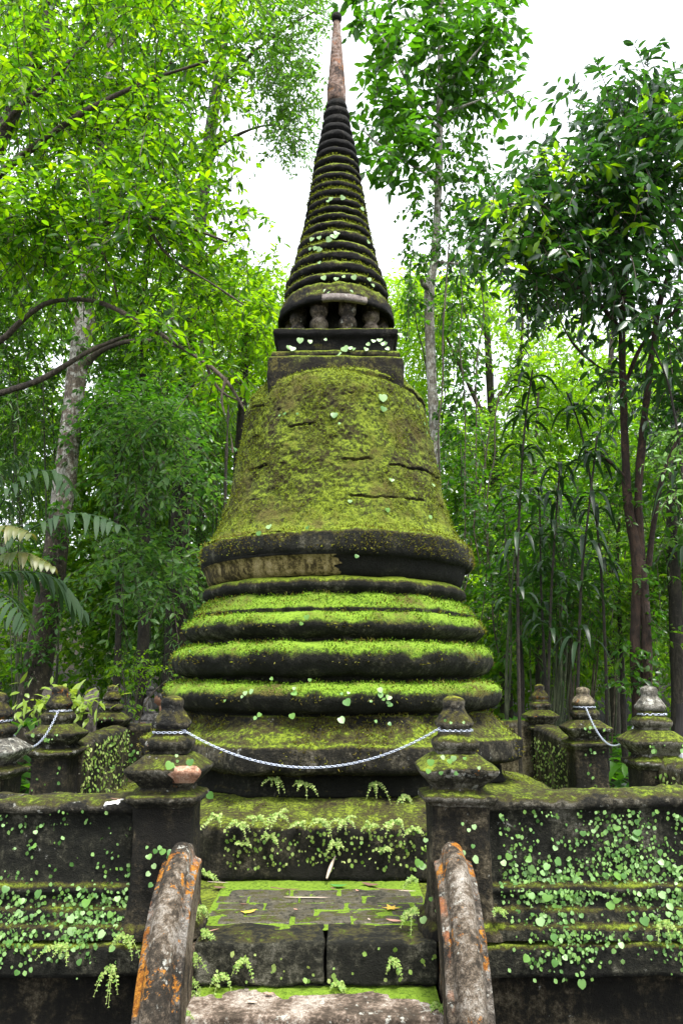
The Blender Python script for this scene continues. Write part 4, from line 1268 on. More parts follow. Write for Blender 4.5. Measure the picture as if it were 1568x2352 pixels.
# dark tree with twin reddish trunks
t, b = tree('dark_tree', 'dark glossy-leaved tree with two reddish trunks at the right', [(1456, 1660, 8.6), (1455, 1500, 8.6), (1460, 1400, 8.6), (1467, 1290, 8.6), (1440, 1170, 8.6), (1435, 1050, 8.6), (1430, 900, 8.6), (1426, 740, 8.6), (1435, 560, 8.6), (1440, 350, 8.6), (1445, 200, 8.6)],
            [.062, .055, .055, .075, .05, .046, .043, .04, .036, .028, .012], 'red_bark', group=BG, amp=.006)
del t['_b']
for pts, rr in (([(1482, 1660, 8.55), (1486, 1500, 8.55), (1480, 1390, 8.57), (1468, 1290, 8.6)], [.06, .055, .055, .06]),
                ([(1470, 1285, 8.6), (1462, 1150, 8.6), (1475, 1000, 8.6), (1490, 850, 8.6), (1510, 700, 8.6), (1560, 550, 8.5)], [.05, .045, .042, .038, .03, .02]),
                ([(1488, 1300, 8.6), (1500, 1200, 8.5), (1520, 1080, 8.3), (1570, 980, 8.2)], [.03, .025, .022, .015]),
                ([(1436, 1100, 8.6), (1400, 1060, 8.4), (1370, 1040, 8.3)], [.022, .018, .008]),
                ([(1436, 880, 8.6), (1470, 790, 8.4), (1520, 740, 8.3), (1580, 690, 8.2)], [.025, .024, .02, .015]),
                ([(1428, 760, 8.6), (1370, 690, 8.4), (1290, 640, 8.2), (1200, 620, 8)], [.03, .025, .018, .008]),
                ([(1433, 600, 8.6), (1350, 520, 8.3), (1250, 470, 8.1), (1160, 470, 8)], [.03, .024, .018, .008]),
                ([(1438, 480, 8.6), (1500, 400, 8.4), (1570, 330, 8.3)], [.024, .02, .01]),
                ([(1430, 860, 8.6), (1380, 850, 8.5), (1310, 790, 8.3), (1270, 700, 8.2)], [.014, .012, .012, .008])):
    limb(t, pts, rr, M['red_bark'], origin=b)
DP = [(1190, 390), (1230, 365), (1300, 410), (1355, 330), (1355, 200), (1400, 165), (1465, 160), (1500, 230), (1640, 210), (1640, 800), (1500, 800), (1420, 740), (1330, 690), (1240, 620), (1180, 590), (1130, 530), (1120, 470), (1140, 420)]
crown(t, [(x, y, 7.9, 34, 26, .3) for x, y in [(1130, 480), (1180, 440), (1220, 400), (1250, 370), (1170, 540), (1230, 480), (1290, 430), (1240, 560), (1300, 520), (1130, 560), (1110, 520), (1200, 600), (1290, 600), (1160, 400), (1360, 205), (1400, 175), (1450, 165), (1390, 255), (1450, 250), (1500, 235), (1545, 250), (1575, 220), (1350, 290), (1420, 320), (1480, 180), (1340, 360)]], M['dark'], 9, .45, 4, .15, .058, origin=b, bark_mat=M['grey_bark'], spread=.75, grav=.5)
crown(t, fill(DP, 66, 28, 58, 7.4, 9.2, .4), M['dark'], 8.5, .48, 4, .165, .062, origin=b, bark_mat=M['grey_bark'], spread=.75, grav=.5)
crown(t, fill([(1380, 800), (1640, 780), (1640, 1050), (1500, 1000), (1400, 900)], 24, 28, 50, 8.4, 9.6, .4) + fill([(1160, 600), (1300, 660), (1280, 740), (1180, 690)], 9, 20, 34, 8, 8.6, .3), M['dark'], 6.5, .45, 4, .145, .056, origin=b, bark_mat=M['grey_bark'], grav=.6)
crown(t, [(x, y, 7.5, rx, ry, .25) for x, y, rx, ry in [(1255, 410, 45, 25), (1215, 440, 35, 20), (1150, 470, 45, 20), (1345, 445, 35, 20), (1330, 395, 25, 18), (1480, 300, 40, 25), (1530, 260, 45, 25), (1560, 330, 35, 30), (1280, 520, 40, 14), (1440, 530, 40, 16), (1250, 600, 30, 14), (1205, 505, 25, 12), (1130, 590, 30, 15)]],
      M['lime'], 4.5, .42, 4, .14, .058, origin=b, name='new_leaves', bark_mat=M['grey_bark'], spread=.75)

crown(t, [(1450, 1500, 8.45, 16, 45, .06), (1488, 1420, 8.45, 14, 40, .06), (1470, 1330, 8.45, 16, 30, .06), (1440, 1560, 8.4, 24, 30, .1), (1495, 1560, 8.4, 18, 40, .08), (1435, 1150, 8.5, 12, 50, .06)], M['ivy'], 16, .16, 3, .07, .04, origin=b, name='ivy', bark_mat=M['grey_bark'])

# pale sprig at the right edge
t, b = tree('pale_sapling', 'pale-leaved sapling whose light green sprays enter at the right edge', [(1640, 1640, 7.0), (1635, 1400, 7.0), (1610, 1150, 6.9), (1580, 1000, 6.8)], [.03, .025, .02, .01], 'grey_bark', group='understorey trees')
del t['_b']
crown(t, [(1565, 1010, 6.8, 45, 22, .2), (1530, 1050, 6.8, 30, 16, .15), (1560, 1085, 6.8, 40, 22, .2), (1550, 1130, 6.8, 25, 14, .15), (1590, 960, 6.8, 30, 25, .2)], M['creeper'], 9, .28, 5, .07, .028, origin=b, bark_mat=M['grey_bark'])

# further trees of the forest edge, each with its own trunk
far = [  # x, base y, Y, top y, radius, crown polygon, material, label
    (330, 1560, 15, 560, .10, [(230, 640), (470, 660), (430, 900), (300, 930), (200, 850)], 'mid', 'leafy middle-storey tree right of the pale trunk'),
    (-40, 1600, 14, 640, .13, [(-80, 680), (150, 680), (120, 900), (60, 1080), (-80, 1120)], 'mid', 'leafy middle-storey tree left of the pale trunk'),
    (460, 1560, 18, 760, .12, [(300, 860), (520, 840), (510, 1050), (330, 1080)], 'far', 'hazy green tree standing farther back beside the bell'),
    (270, 1560, 12.5, 900, .05, [(200, 900), (400, 880), (420, 1040), (240, 1120)], 'under', 'thin-stemmed tree with small pale leaves over the palms'),
    (1230, 1600, 16, 900, .07, [(1020, 960), (1200, 950), (1300, 1020), (1240, 1200), (1080, 1240), (1020, 1120)], 'far', 'light green thicket tree right of the bell'),
    (1545, 1640, 11, 900, .10, [(1420, 1000), (1640, 950), (1640, 1330), (1500, 1300)], 'mid', 'shaded tree close to the right edge'),
    (1400, 1620, 17, 700, .12, [(1280, 760), (1420, 780), (1640, 860), (1640, 1150), (1400, 1180), (1300, 1000)], 'lime', 'sunlit tree glowing behind the twin trunks'),
    (520, 1560, 11.6, 930, .035, [(260, 950), (550, 920), (520, 1130), (480, 1290), (420, 1420), (290, 1420), (230, 1200)], 'bamboo', 'slim tree with pale drooping leaves hanging beside the left flank of the bell'),
    (1190, 1620, 12, 1120, .035, [(1060, 1080), (1200, 1120), (1330, 1180), (1330, 1400), (1220, 1470), (1140, 1420), (1110, 1250)], 'ivy', 'slim leafy tree among the culms right of the bell rim'),
    (1420, 1620, 12, 1120, .04, [(1340, 1150), (1560, 1120), (1600, 1480), (1400, 1500), (1330, 1400)], 'far', 'slim light-leaved tree half hidden by the twin trunks'),
    (1300, 1600, 15, 1180, .05, [(1130, 1200), (1560, 1200), (1560, 1540), (1160, 1540)], 'lime', 'sunlit sapling in the depth of the culms at the right'),
    (640, 1560, 22, 800, .15, [(540, 800), (660, 700), (700, 900), (560, 1000)], 'lime', 'bright distant tree mostly behind the bell'),
    (880, 1560, 22, 800, .15, [(900, 680), (960, 640), (1020, 900), (960, 1000)], 'lime', 'bright distant tree peeping out right of the ringed spire'),
]
for x, yb, Y, yt, r, poly, mat, lab in far:
    t, b = tree('forest_tree', lab, [(x, yb, Y), (x + 8, (yb + yt) / 2 + 150, Y), (x - 6, (yb + yt) / 2 - 60, Y), (x + 5, yt, Y)], [r * 1.2, r, r * .8, r * .4], 'dark_bark', group=BG)
    del t['_b']
    crown(t, fill(poly, 26, 32, 58, Y - 1.2, Y + 1.2, .6), M[mat], 13 if Y < 16 else 15, .6, 5, .12 + .004 * (Y - 12), .05, origin=b, bark_mat=M['grey_bark'])

# far-off forest that closes the view: one mass
mb = MB()
bl = fill([(-140, 640), (560, 640), (640, 760), (540, 950), (460, 1250), (420, 1560), (-140, 1600)], 150, 55, 95, 18, 27, 1.4, holes=((660, 880, 10),))
bl += fill([(980, 960), (1250, 980), (1250, 860), (1640, 760), (1640, 1600), (1130, 1600), (1060, 1330), (1020, 1150)], 150, 50, 90, 18, 27, 1.4, holes=((1120, 870, 40),))
bl += fill([(430, 1250), (560, 1000), (1000, 1000), (1150, 1560), (420, 1560)], 60, 60, 100, 22, 28, 1.4)
bl += fill([(130, 960), (500, 960), (500, 1380), (130, 1400)], 44, 50, 80, 17.5, 23, 1.2)
B, D = blob_points(bl, 8)
sprays(mb, B, D, .9, 5, .24, .10, fine=False)
tag(mb.build('far_forest', M['far']), kind='stuff')

# bamboo thicket at the left and stands of culms at the right
def bamboo(label, x, y, Y, n, spread, top, lean, foliage=None, r=.022, mat='culm', group='bamboo stands', name='bamboo_clump'):
    b = base_of(x, y, Y)
    t = thing(name, label, 'bamboo', b, group=group)
    for k in range(n):
        dx, dY = rng.uniform(-spread, spread), rng.uniform(-.7, .7)
        g = at(x + dx, y, Y + dY)
        g[2] = ground_z(g[0], g[1]) - .05
        tx = x + dx + lean * rng.uniform(.3, 1.2) + rng.uniform(-25, 25)
        tp = at(tx, top + rng.uniform(-80, 120), Y + dY + rng.uniform(-.3, .3))
        mid = g * .5 + tp * .5 + np.array((rng.uniform(-.28, .28), 0, 0))
        rr = r * rng.uniform(.5, 1.3)
        path = resample(chaikin([g, mid, tp], 2), 26)
        rad = np.linspace(rr, rr * .45, 26)
        rad[2::4] *= 1.12
        V, Q = tube(path, rad, 7)
        MB().add(V, None, Q).build('culm', M[mat], t, origin=b)
    if foliage:
        crown(t, foliage, M['bamboo'], 9, .5, 5, .15, .022, grav=.9, spread=.7, name='foliage', origin=b, bark_mat=M['culm'], jitter=.5, droop=.3)
    return t

bamboo('feathery bamboo thicket with pale narrow leaves left of the stupa', 440, 1560, 16.8, 14, 90, 900, 20,
       fill([(300, 960), (520, 940), (520, 1100), (480, 1220), (455, 1280), (420, 1440), (390, 1530), (290, 1520), (260, 1250)], 62, 30, 55, 15.8, 17.5, .5))
bamboo('dark feathery bamboo overhanging the far left palms', 60, 1580, 13.5, 8, 80, 850, -20,
       fill([(-80, 900), (150, 920), (140, 1080), (60, 1200), (-80, 1250)], 24, 35, 60, 12, 14, .5))
bamboo('bamboo stand of thin green culms right beside the mouldings of the stupa', 1195, 1600, 11, 7, 60, 1180, 45)
bamboo('bamboo stand of leaning culms behind the brownish corner post', 1270, 1610, 12.5, 7, 60, 1150, 70)
bamboo('bamboo stand of pale dry poles left of the twin trunks', 1365, 1610, 13, 6, 65, 1200, 40, r=.022, mat='dry_culm')
bamboo('bamboo stand of slim poles behind the twin trunks', 1500, 1620, 13.5, 6, 90, 1150, -30, mat='dry_culm', r=.026)
bamboo('bamboo stand with low leafy culms far behind the right gate', 1330, 1600, 16, 8, 140, 1150, 20, fill([(1130, 1180), (1400, 1180), (1560, 1250), (1560, 1480), (1150, 1480)], 34, 35, 60, 14.5, 17, .6))

# strap-leaved tall plants at the right
def strap_leaves(P, D, L, W, droop, segs=6):
    n = len(P)
    D = unit(D)
    S = unit(np.cross(D, np.array((0, 0, 1.0)) + 0 * D))
    rows = []
    for j in range(segs + 1):
        t = j / segs
        c = P + D * (L * t)[:, None] * (1 - .25 * t) + np.array((0, 0, -1.0)) * (L * droop * t ** 2.2)[:, None]
        w = W * (math.sin(math.pi * (t * .93 + .05)) ** .6 if t < 1 else .03)
        rows.append(np.stack([c - S * w / 2, c - np.array((0, 0, 1.0)) * w * .18, c + S * w / 2], 1))
    V = np.stack(rows, 1).reshape(n, -1, 3)
    q = []
    for j in range(segs):
        for k in range(2):
            q.append((j * 3 + k, j * 3 + k + 1, (j + 1) * 3 + k + 1, (j + 1) * 3 + k))
    Q = (np.arange(n)[:, None, None] * V.shape[1] + np.array(q)[None]).reshape(-1, 4)
    return V.reshape(-1, 3), Q

for i, (pts, heads, lab) in enumerate((
        ([(1183, 1620, 8.2), (1186, 1350, 8.2), (1192, 1150, 8.2), (1205, 960, 8.2), (1222, 850, 8.2)], (.50, .62, .72, .82, .90, .97), 'tall strap-leaved plant on a thin dark stem nearest the bell'),
        ([(1235, 1620, 8.7), (1262, 1400, 8.7), (1275, 1200, 8.7), (1285, 1060, 8.7)], (.55, .68, .80, .90, .97), 'middle strap-leaved plant with arching dark leaves'),
        ([(1300, 1630, 8.4), (1330, 1350, 8.4), (1350, 1180, 8.4), (1370, 1000, 8.4)], (.5, .62, .74, .85, .96), 'strap-leaved plant left of the twin reddish trunks'),
        ([(1255, 1620, 9.2), (1240, 1350, 9.2), (1240, 1200, 9.2), (1235, 1120, 9.2)], (.62, .76, .88, .97), 'shorter strap-leaved plant with half-drooped crown'),
        ([(1380, 1640, 9.0), (1385, 1300, 9.0), (1340, 1000, 9), (1300, 900, 9.0)], (.6, .72, .84, .95), 'leaning strap-leaved plant under the dark tree'),
        ([(1600, 1640, 7.6), (1590, 1300, 7.6), (1545, 900, 7.6), (1500, 800, 7.6)], (.6, .72, .82, .95), 'strap-leaved plant with black-green leaves at the right edge'))):
    b = base_of(*pts[0])
    t = thing('strap_leaved_plant', lab, 'plant', b, group='strap-leaved plants beside the stupa')
    path = resample(chaikin([(b[0], b[1], b[2] - .05)] + [at(*p) for p in pts[1:]], 2), 60)
    V, Q = tube(path, np.linspace(.022, .010, 60), 7)
    MB().add(V, None, Q).build('stem', M['dark_bark'], t, origin=b)
    for h in heads:
        c = path[int(h * 59)]
        n = 9
        a = rng.uniform(0, 6.28) + np.arange(n) * 2.4
        D = np.stack([np.cos(a), np.sin(a), rng.uniform(.25, .9, n)], 1)
        L = rng.uniform(.36, .58, n)
        V, Q = strap_leaves(np.tile(c, (n, 1)) + np.stack([0 * a, 0 * a, rng.uniform(-.12, .08, n)], 1), D, L, .052, rng.uniform(.5, .95))
        MB().add(V, None, Q).build('leaf_whorl', M['strap'], t, origin=b)

# palms at the left edge
def frond(parent, pts, mat, b, leaflet=.34, n=17, w=.055, hang=.75):
    path = resample(chaikin([at(*p) for p in pts], 3), n + 4)
    V, Q = tube(path, np.linspace(.014, .004, len(path)), 6)
    mb = MB().add(V, None, Q)
    tg = unit(np.gradient(path, axis=0))
    k = np.arange(4, len(path))
    P = np.repeat(path[k], 2, 0)
    T = np.repeat(tg[k], 2, 0)
    sg = np.tile((-1, 1), len(k))[:, None]
    S = unit(np.cross(T, np.array((0, 0, 1.0)) + 0 * T)) * sg
    D = unit(S * .8 + T * .6 + (0, 0, .12) + rng.normal(size=P.shape) * .12)
    L = leaflet * np.sin(np.linspace(.5, 2.7, len(k))).repeat(2) * rng.uniform(.85, 1.15, len(P))
    V, Q = strap_leaves(P, D, L, w, hang, 5)
    mb.add(V, None, Q)
    o = mb.build('frond', M[mat], parent, origin=b)
    if mat == 'palepalm':
        o['label'] = 'pale yellowing frond'

b = base_of(-90, 1640, 7.6)
t = thing('palm', 'palm with grey-green drooping fronds entering at the left edge, some yellowing', 'palm', b, group='palms under the trees')
V, Q = tube([(b[0], b[1], b[2] - .1), at(-85, 1500, 7.6), at(-70, 1330, 7.6)], [.06, .05, .045], 9, sub=5)
MB().add(V, None, Q).build('stem', M['dark_bark'], t, origin=b)
for pts, mt in (([(-70, 1330, 7.6), (40, 1230, 7.5), (140, 1180, 7.4), (215, 1180, 7.3), (272, 1205, 7.2)], 'palm'),
                ([(-70, 1330, 7.6), (0, 1150, 7.6), (70, 1075, 7.6), (140, 1085, 7.6), (165, 1120, 7.5)], 'palm'),
                ([(-70, 1330, 7.6), (-40, 1240, 7.3), (10, 1200, 7.1), (70, 1225, 6.9)], 'palepalm'),
                ([(-70, 1330, 7.6), (-10, 1290, 7.3), (50, 1260, 7.1), (120, 1300, 7.0)], 'palepalm'),
                ([(-70, 1330, 7.6), (-20, 1360, 7.3), (30, 1370, 7.0), (60, 1430, 6.9)], 'palm'),
                ([(-70, 1330, 7.6), (-60, 1180, 7.9), (-20, 1080, 8.1), (50, 1050, 8.3)], 'palm'),
                ([(-70, 1330, 7.6), (30, 1310, 7.8), (130, 1320, 8.0), (190, 1400, 8.1)], 'palm')):
    frond(t, pts, mt, b, .34 if mt == 'palm' else .22)

# lianas beside the slender trunk
LI = ['woody liana hanging closest to the right of the whitish trunk', 'long liana dropping from the ivy towards the bell rim', 'liana crossing in front of the backlit lime tree',
      'liana swinging low to the upper mouldings of the stupa', 'short liana hugging the whitish trunk on its right', 'short liana hanging on the left of the whitish trunk', 'outermost liana, far right of the whitish trunk', 'oblique liana slanting back towards the bell']
for i, (x0, x1, ya, yb) in enumerate(((1030, 1040, 560, 1430), (1055, 1070, 600, 1350), (1085, 1120, 640, 1300), (1075, 1100, 700, 1450), (1022, 1018, 640, 1080), (975, 968, 660, 1050), (1140, 1150, 900, 1500), (1120, 1060, 980, 1380))):
    Y = 10.6 + .25 * i
    pts = [(x0 + (x1 - x0) * k + rng.uniform(-9, 9) + 26 * math.sin(k * 3.1 + i) * (i % 3 - 1), ya + (yb - ya) * k, Y) for k in np.linspace(0, 1, 9)]
    V, Q = tube([at(*p) for p in pts], np.full(9, rng.uniform(.007, .014)), 6, sub=4)
    c = at(*pts[-1])
    o = MB().add(V, None, Q).build('liana', M['grey_bark'])
    tag(o, LI[i], 'liana', 'lianas right of the bell')

# undergrowth on the ground behind and beside the platform
mb = MB()
n = 2600
X = rng.uniform(-11, 11, n)
Y = rng.uniform(4.5, 21, n)
ok = ~((np.abs(X / Y + .228) < .055) & (Y > 8.5) & (Y < 16.5)) & ~((X > -3.0) & (X < 3.0) & (Y < 9.2)) & ~((np.abs(X + 3.35) < .5) & (Y > 13) & (Y < 16)) & ~((X > -4.4) & (X < -2.2) & (Y > 9) & (Y < 15) & (rng.random(n) < .8)) & ~((X > 2.3) & (X < 3.7) & (Y < 8))
X, Y = X[ok], Y[ok]
Z = np.array([ground_z(a, c) for a, c in zip(X, Y)])
k = 9
for j in range(k):
    a = rng.uniform(0, 6.28, len(X))
    h = rng.uniform(.05, .55, len(X))
    P = np.stack([X + np.cos(a) * h * .3, Y + np.sin(a) * h * .3, Z + h], 1)
    D = np.stack([np.cos(a), np.sin(a), rng.uniform(-.3, .7, len(X))], 1)
    N = np.stack([-np.cos(a) * .3, -np.sin(a) * .3, np.ones(len(X))], 1) + rng.normal(size=(len(X), 3)) * .25
    L = rng.uniform(.14, .36, len(X))
    mb.add(*leaf_geo(P, D, N, L, L * .38, .25, .35))
tag(mb.build('undergrowth', M['under']), kind='stuff')

# ------------------------------------------------------------------ creepers, ferns and herbs on the stone
def heart_mesh(name, mat, cup=.12, seed=0, sx=1.0):
    r = np.random.default_rng(seed)
    half = [(0, .06), (.18, -.03), (.40, .05), (.52, .28), (.50, .55), (.36, .80), (.16, .95), (0, 1.00)]
    V = [(0, y, -.05 * (y - .4) ** 2) for y in (.06, .32, .62, 1.06)]
    R = [(x * sx * r.uniform(.92, 1.08), y, cup * x + r.uniform(-.02, .02) - .10 * (y - .4) ** 2) for x, y in half[1:-1]]
    L = [(-x * sx * r.uniform(.92, 1.08), y, cup * x + r.uniform(-.02, .02) - .10 * (y - .4) ** 2) for x, y in half[1:-1]]
    V = np.array(V + R + L)
    tri = []
    for o, fl in ((4, 0), (10, 1)):
        f = [(0, o, o + 1), (0, o + 1, o + 2), (0, o + 2, 1), (1, o + 2, o + 3), (1, o + 3, 2), (2, o + 3, o + 4), (2, o + 4, o + 5), (2, o + 5, 3)]
        tri += [t[::-1] if fl else t for t in f]
    return MB().add(V, tri).mesh(name, M[mat])

CREEP = []
for i, cols in enumerate(([(.075, .19, .035), (.075, .19, .035)], [(.16, .31, .085), (.16, .31, .085)], [(.12, .26, .04), (.12, .26, .04)], [(.26, .41, .17), (.26, .41, .17)])):
    M['cr%d' % i] = leaf_mat('creeper_leaf_green_%s' % 'abcd'[i], cols, trans=.25, tcol=(1.3, 1.4, .7), rough=.4)
    CREEP.append(heart_mesh('leaf', 'cr%d' % i, .10 + .05 * i, i, (1, .92, 1.1, 1.05)[i]))
WHITISH = heart_mesh('leaf', 'cr3', .16, 9, 1.05)


def stick_leaf(parent, loc, p, n, size, me, roll=None, r=rng):
    """a leaf as a part: base at p, face along n, tip hanging down"""
    n = unit(np.array(n, float))
    down = np.array((0, 0, -1.0)) + np.array((r.normal() * .5, r.normal() * .15, 0))
    y = down - n * (down @ n)
    y = unit(y)
    x = np.cross(y, n)
    o = bpy.data.objects.new('leaf', me)
    C.objects.link(o)
    o.parent = parent
    m = Matrix(((x[0], y[0], n[0], p[0] - loc[0]), (x[1], y[1], n[1], p[1] - loc[1]), (x[2], y[2], n[2], p[2] - loc[2]), (0, 0, 0, 1)))
    o.matrix_basis = m @ Matrix.Diagonal((size, size * r.uniform(.8, 1.05), size, 1))
    return o


def small_leaves(parent, loc, P, N, S, name='small_leaves', mat='creeper', wide=.85):
    D = np.array((0, 0, -1.0)) + rng.normal(size=P.shape) * (.55, .3, .3)
    V, t, q = leaf_geo(P, D, N, S, S * wide, .15, .05, True)
    return tag(MB().add(V, t, q).build(name, M[mat], parent, origin=loc), kind='stuff')

wp = resample(chaikin(np.array([(o, z) for o, z in WALLPROF[:17]]), 1), 200)


def wall_out(z, h=1.0, face=3.745):
    return face - np.interp(z, FLOOR + wp[:, 1] * h, wp[:, 0])


def wall_creeper(label, x0, x1, face, n_big, n_small, dens, zlo=.395):
    loc = ((x0 + x1) / 2, face, FLOOR)
    t = thing('creeper', label, 'creeper', loc, group='round-leaved creepers on the front walls')
    def sample(n):
        xs, zs = [], []
        while len(xs) < n:
            x, z = rng.uniform(x0, x1), rng.uniform(zlo, 1.06)
            if rng.random() < dens(x, z):
                xs.append(x); zs.append(z)
        x, z = np.array(xs), np.array(zs)
        y = np.where(z > FLOOR, wall_out(z, 1, face), PY0) - .006
        return np.stack([x, y, z], 1)
    P = sample(n_big)
    # clusters: half of the leaves sit near another one
    k = rng.random(n_big) < .30
    P[k, :] = P[rng.integers(0, n_big, k.sum())] + rng.normal(size=(k.sum(), 3)) * (.05, .003, .035)
    P[:, 2] = np.clip(P[:, 2], zlo, 1.07)
    P[:, 1] = np.where(P[:, 2] > FLOOR, wall_out(P[:, 2], 1, face), PY0) - rng.uniform(.004, .02, n_big)
    done = []
    for p in P:
        s = .012 + .024 * rng.random() ** 2.2 + (.004 if p[2] < .85 else 0)
        if any(abs(p[0] - a) + abs(p[2] - c) < (s + e) * .62 for a, c, e in done):
            continue
        done.append((p[0], p[2], s))
        stick_leaf(t, loc, p, (rng.normal() * .35, -1, rng.uniform(.0, .9)), s, CREEP[rng.integers(0, 4)])
    P = sample(n_small)
    N = np.array((0, -1.0, .4)) + rng.normal(size=P.shape) * (.4, .1, .3)
    small_leaves(t, loc, P, N, rng.uniform(.007, .024, n_small))
    return t

def dens_r(x, z):
    k = fbm(np.array([[x * 2.2, 0, z * 2.2]]), 1.4, 3, 77)[0]
    g = .20 + .8 * math.exp(-((z - .73) / .10) ** 2) + .7 * math.exp(-((z - .56) / .035) ** 2) * (x > .9)
    return max(.03, g * (.55 + .9 * k)) * (.45 if x < .80 else 1) * (1 if z > .46 else .35)

def dens_l(x, z):
    k = fbm(np.array([[x * 2.2, 0, z * 2.2]]), 1.4, 3, 79)[0]
    g = .12 + .75 * math.exp(-((z - .60) / .09) ** 2) * (1 if x < -1.0 else .35)
    return max(.02, g * (.5 + .9 * k)) * (1 if z > .46 else .5)

wall_creeper('thick scatter of heart-shaped creeper leaves on the wall right of the steps', .70, 1.72, 3.735, 260, 2000, dens_r)
wall_creeper('patchy heart-shaped creeper leaves low on the wall left of the steps', -1.72, -.94, 3.745, 130, 1150, dens_l)


def scatter_leaves(label, pts, group, me=None, size=(.02, .05)):
    """a few single leaves: pts = (p, n, size or None)"""
    c = np.mean([p for p, n, s in pts], 0)
    t = thing('creeper', label, 'creeper', c, group=group)
    for p, n, s in pts:
        stick_leaf(t, c, np.array(p) + unit(np.array(n, float)) * .012, n, .72 * (s or rng.uniform(*size)), me or CREEP[rng.integers(0, 4)])
    return t


def round_pts(places, R, dx=0, lift=.35):
    """places in picture units -> points on the round surface of radius R(z) facing out"""
    out = []
    for x, y, s in places:
        for Y in np.linspace(SY - 1.8, SY, 400):
            p = at(x, y, Y)
            r = math.hypot(p[0] - SX - dx, p[1] - SY)
            if r <= R(p[2]):
                break
        n = np.array((p[0] - SX, p[1] - SY, 0)) / max(r, 1e-6)
        out.append((p, (n[0] + rng.normal() * .2, n[1], lift + rng.normal() * .15), s))
    return out

bR, bZ = np.array(BELL)[:, 0], np.array(BELL)[:, 1]
RB = lambda z: float(np.interp(z, bZ, bR)) + .008
scatter_leaves('few pale leaves clinging to the upper bell', round_pts([(876, 908, .09), (880, 936, .07), (768, 950, .07), (655, 950, .035), (645, 955, .03), (683, 950, .028), (970, 970, .05), (975, 990, .05), (957, 935, .04), (781, 973, .03), (690, 836, .03), (737, 838, .03)], RB), 'leaves on the stupa', size=(.03, .06))
scatter_leaves('sparse leaves low on the bell by its rim', round_pts([(898, 1102, .05), (886, 1168, .05), (990, 1113, .05), (985, 1185, .045), (966, 1228, .05), (620, 1208, .06), (706, 1210, .04), (595, 1222, .05), (804, 1150, .04)], RB), 'leaves on the stupa')
RT = lambda z: 1.30
scatter_leaves('small group of round leaves on the lowest torus moulding', round_pts([(565, 1590, .04), (583, 1585, .05), (560, 1600, .03), (672, 1592, .05), (676, 1580, .03), (793, 1608, .07), (784, 1592, .03), (800, 1592, .03), (872, 1592, .055), (868, 1582, .05), (893, 1600, .05), (897, 1615, .05), (880, 1605, .03), (887, 1612, .03), (850, 1610, .03), (520, 1608, .03)], RT, lift=.5), 'leaves on the stupa')
scatter_leaves('odd leaves dotting the middle mouldings', round_pts([(706, 1414, .05), (694, 1430, .035), (620, 1558, .03), (712, 1560, .03), (440, 1495, .03), (820, 1276, .04)], lambda z: 1.19 if z > 1.87 else 1.25), 'leaves on the stupa')
scatter_leaves('round leaves on the lichened octagonal slab', round_pts([(670, 1640, .05), (779, 1650, .06), (716, 1757, .07), (713, 1750, .05), (748, 1745, .035), (683, 1745, .03), (590, 1648, .04), (600, 1640, .04), (795, 1735, .04), (860, 1655, .03), (890, 1662, .035), (640, 1740, .03)], lambda z: 1.30, lift=.5), 'leaves on the stupa')
def box_pts(places, hw):
    return [(at(x, y, SY - hw), (rng.normal() * .3, -1, .3 + rng.normal() * .2), s) for x, y, s in places]
scatter_leaves('whitish leaves on the dark box under the colonnettes', box_pts([(690, 778, .07), (662, 795, .055), (672, 799, .075), (711, 783, .05), (745, 780, .035), (790, 798, .08), (802, 799, .06), (815, 801, .04), (780, 810, .07), (842, 790, .045), (840, 801, .05), (857, 783, .05), (872, 781, .06), (878, 789, .05), (887, 786, .05), (886, 801, .05), (707, 815, .04), (738, 835, .04), (917, 768, .05)], .50), 'leaves on the stupa', WHITISH)
rr = np.array(RINGS)
RR = lambda z: float(np.interp(z, rr[:, 1], rr[:, 0])) + .02
scatter_leaves('whitish leaves lodged among the rings of the spire', round_pts([(742, 636, .06), (774, 640, .055), (787, 636, .04), (811, 634, .06), (845, 640, .05), (852, 654, .05), (753, 668, .07), (801, 668, .07), (767, 540, .09), (760, 548, .07), (775, 536, .07), (720, 548, .06), (733, 545, .05), (728, 568, .06), (737, 570, .06), (716, 570, .05), (762, 455, .05), (788, 452, .06), (753, 462, .04), (827, 478, .05), (844, 555, .05), (734, 603, .04), (872, 690, .05)], RR, lift=.2), 'leaves on the stupa', WHITISH)
def at_pts(places, Y, n=(0, -1, .3)):
    return [(at(x, y, Y), (n[0] + rng.normal() * .3, n[1], n[2] + rng.normal() * .2), s) for x, y, s in places]
scatter_leaves('round leaves on the right front gate post', at_pts([(990, 1745, .040), (1010, 1738, .03), (1040, 1735, .035), (1030, 1745, .03), (1065, 1740, .022), (985, 1768, .03), (1012, 1772, .026), (1050, 1775, .025), (1098, 1762, .02), (1035, 1660, .02), (1060, 1658, .018), (1020, 1650, .018)], 3.63), 'leaves on the gate posts')
scatter_leaves('creeper leaves on the right post shaft above the rail', at_pts([(1018, 1830, .026), (1082, 1970, .045), (1060, 1955, .04), (1075, 1905, .022), (1060, 1890, .02), (1085, 1895, .03), (965, 1975, .05), (968, 1985, .04), (975, 1925, .03), (966, 2105, .045), (985, 2060, .03), (1000, 2085, .03), (1085, 1940, .025)], 3.675), 'leaves on the gate posts')
scatter_leaves('creeper leaves on the left post shaft above the rail', at_pts([(378, 1950, .04), (395, 1955, .036), (388, 1962, .035), (361, 1950, .03), (372, 1945, .03), (340, 1965, .035), (350, 1985, .03), (345, 2005, .03), (352, 2030, .03), (342, 1945, .02)], 3.675), 'leaves on the gate posts')
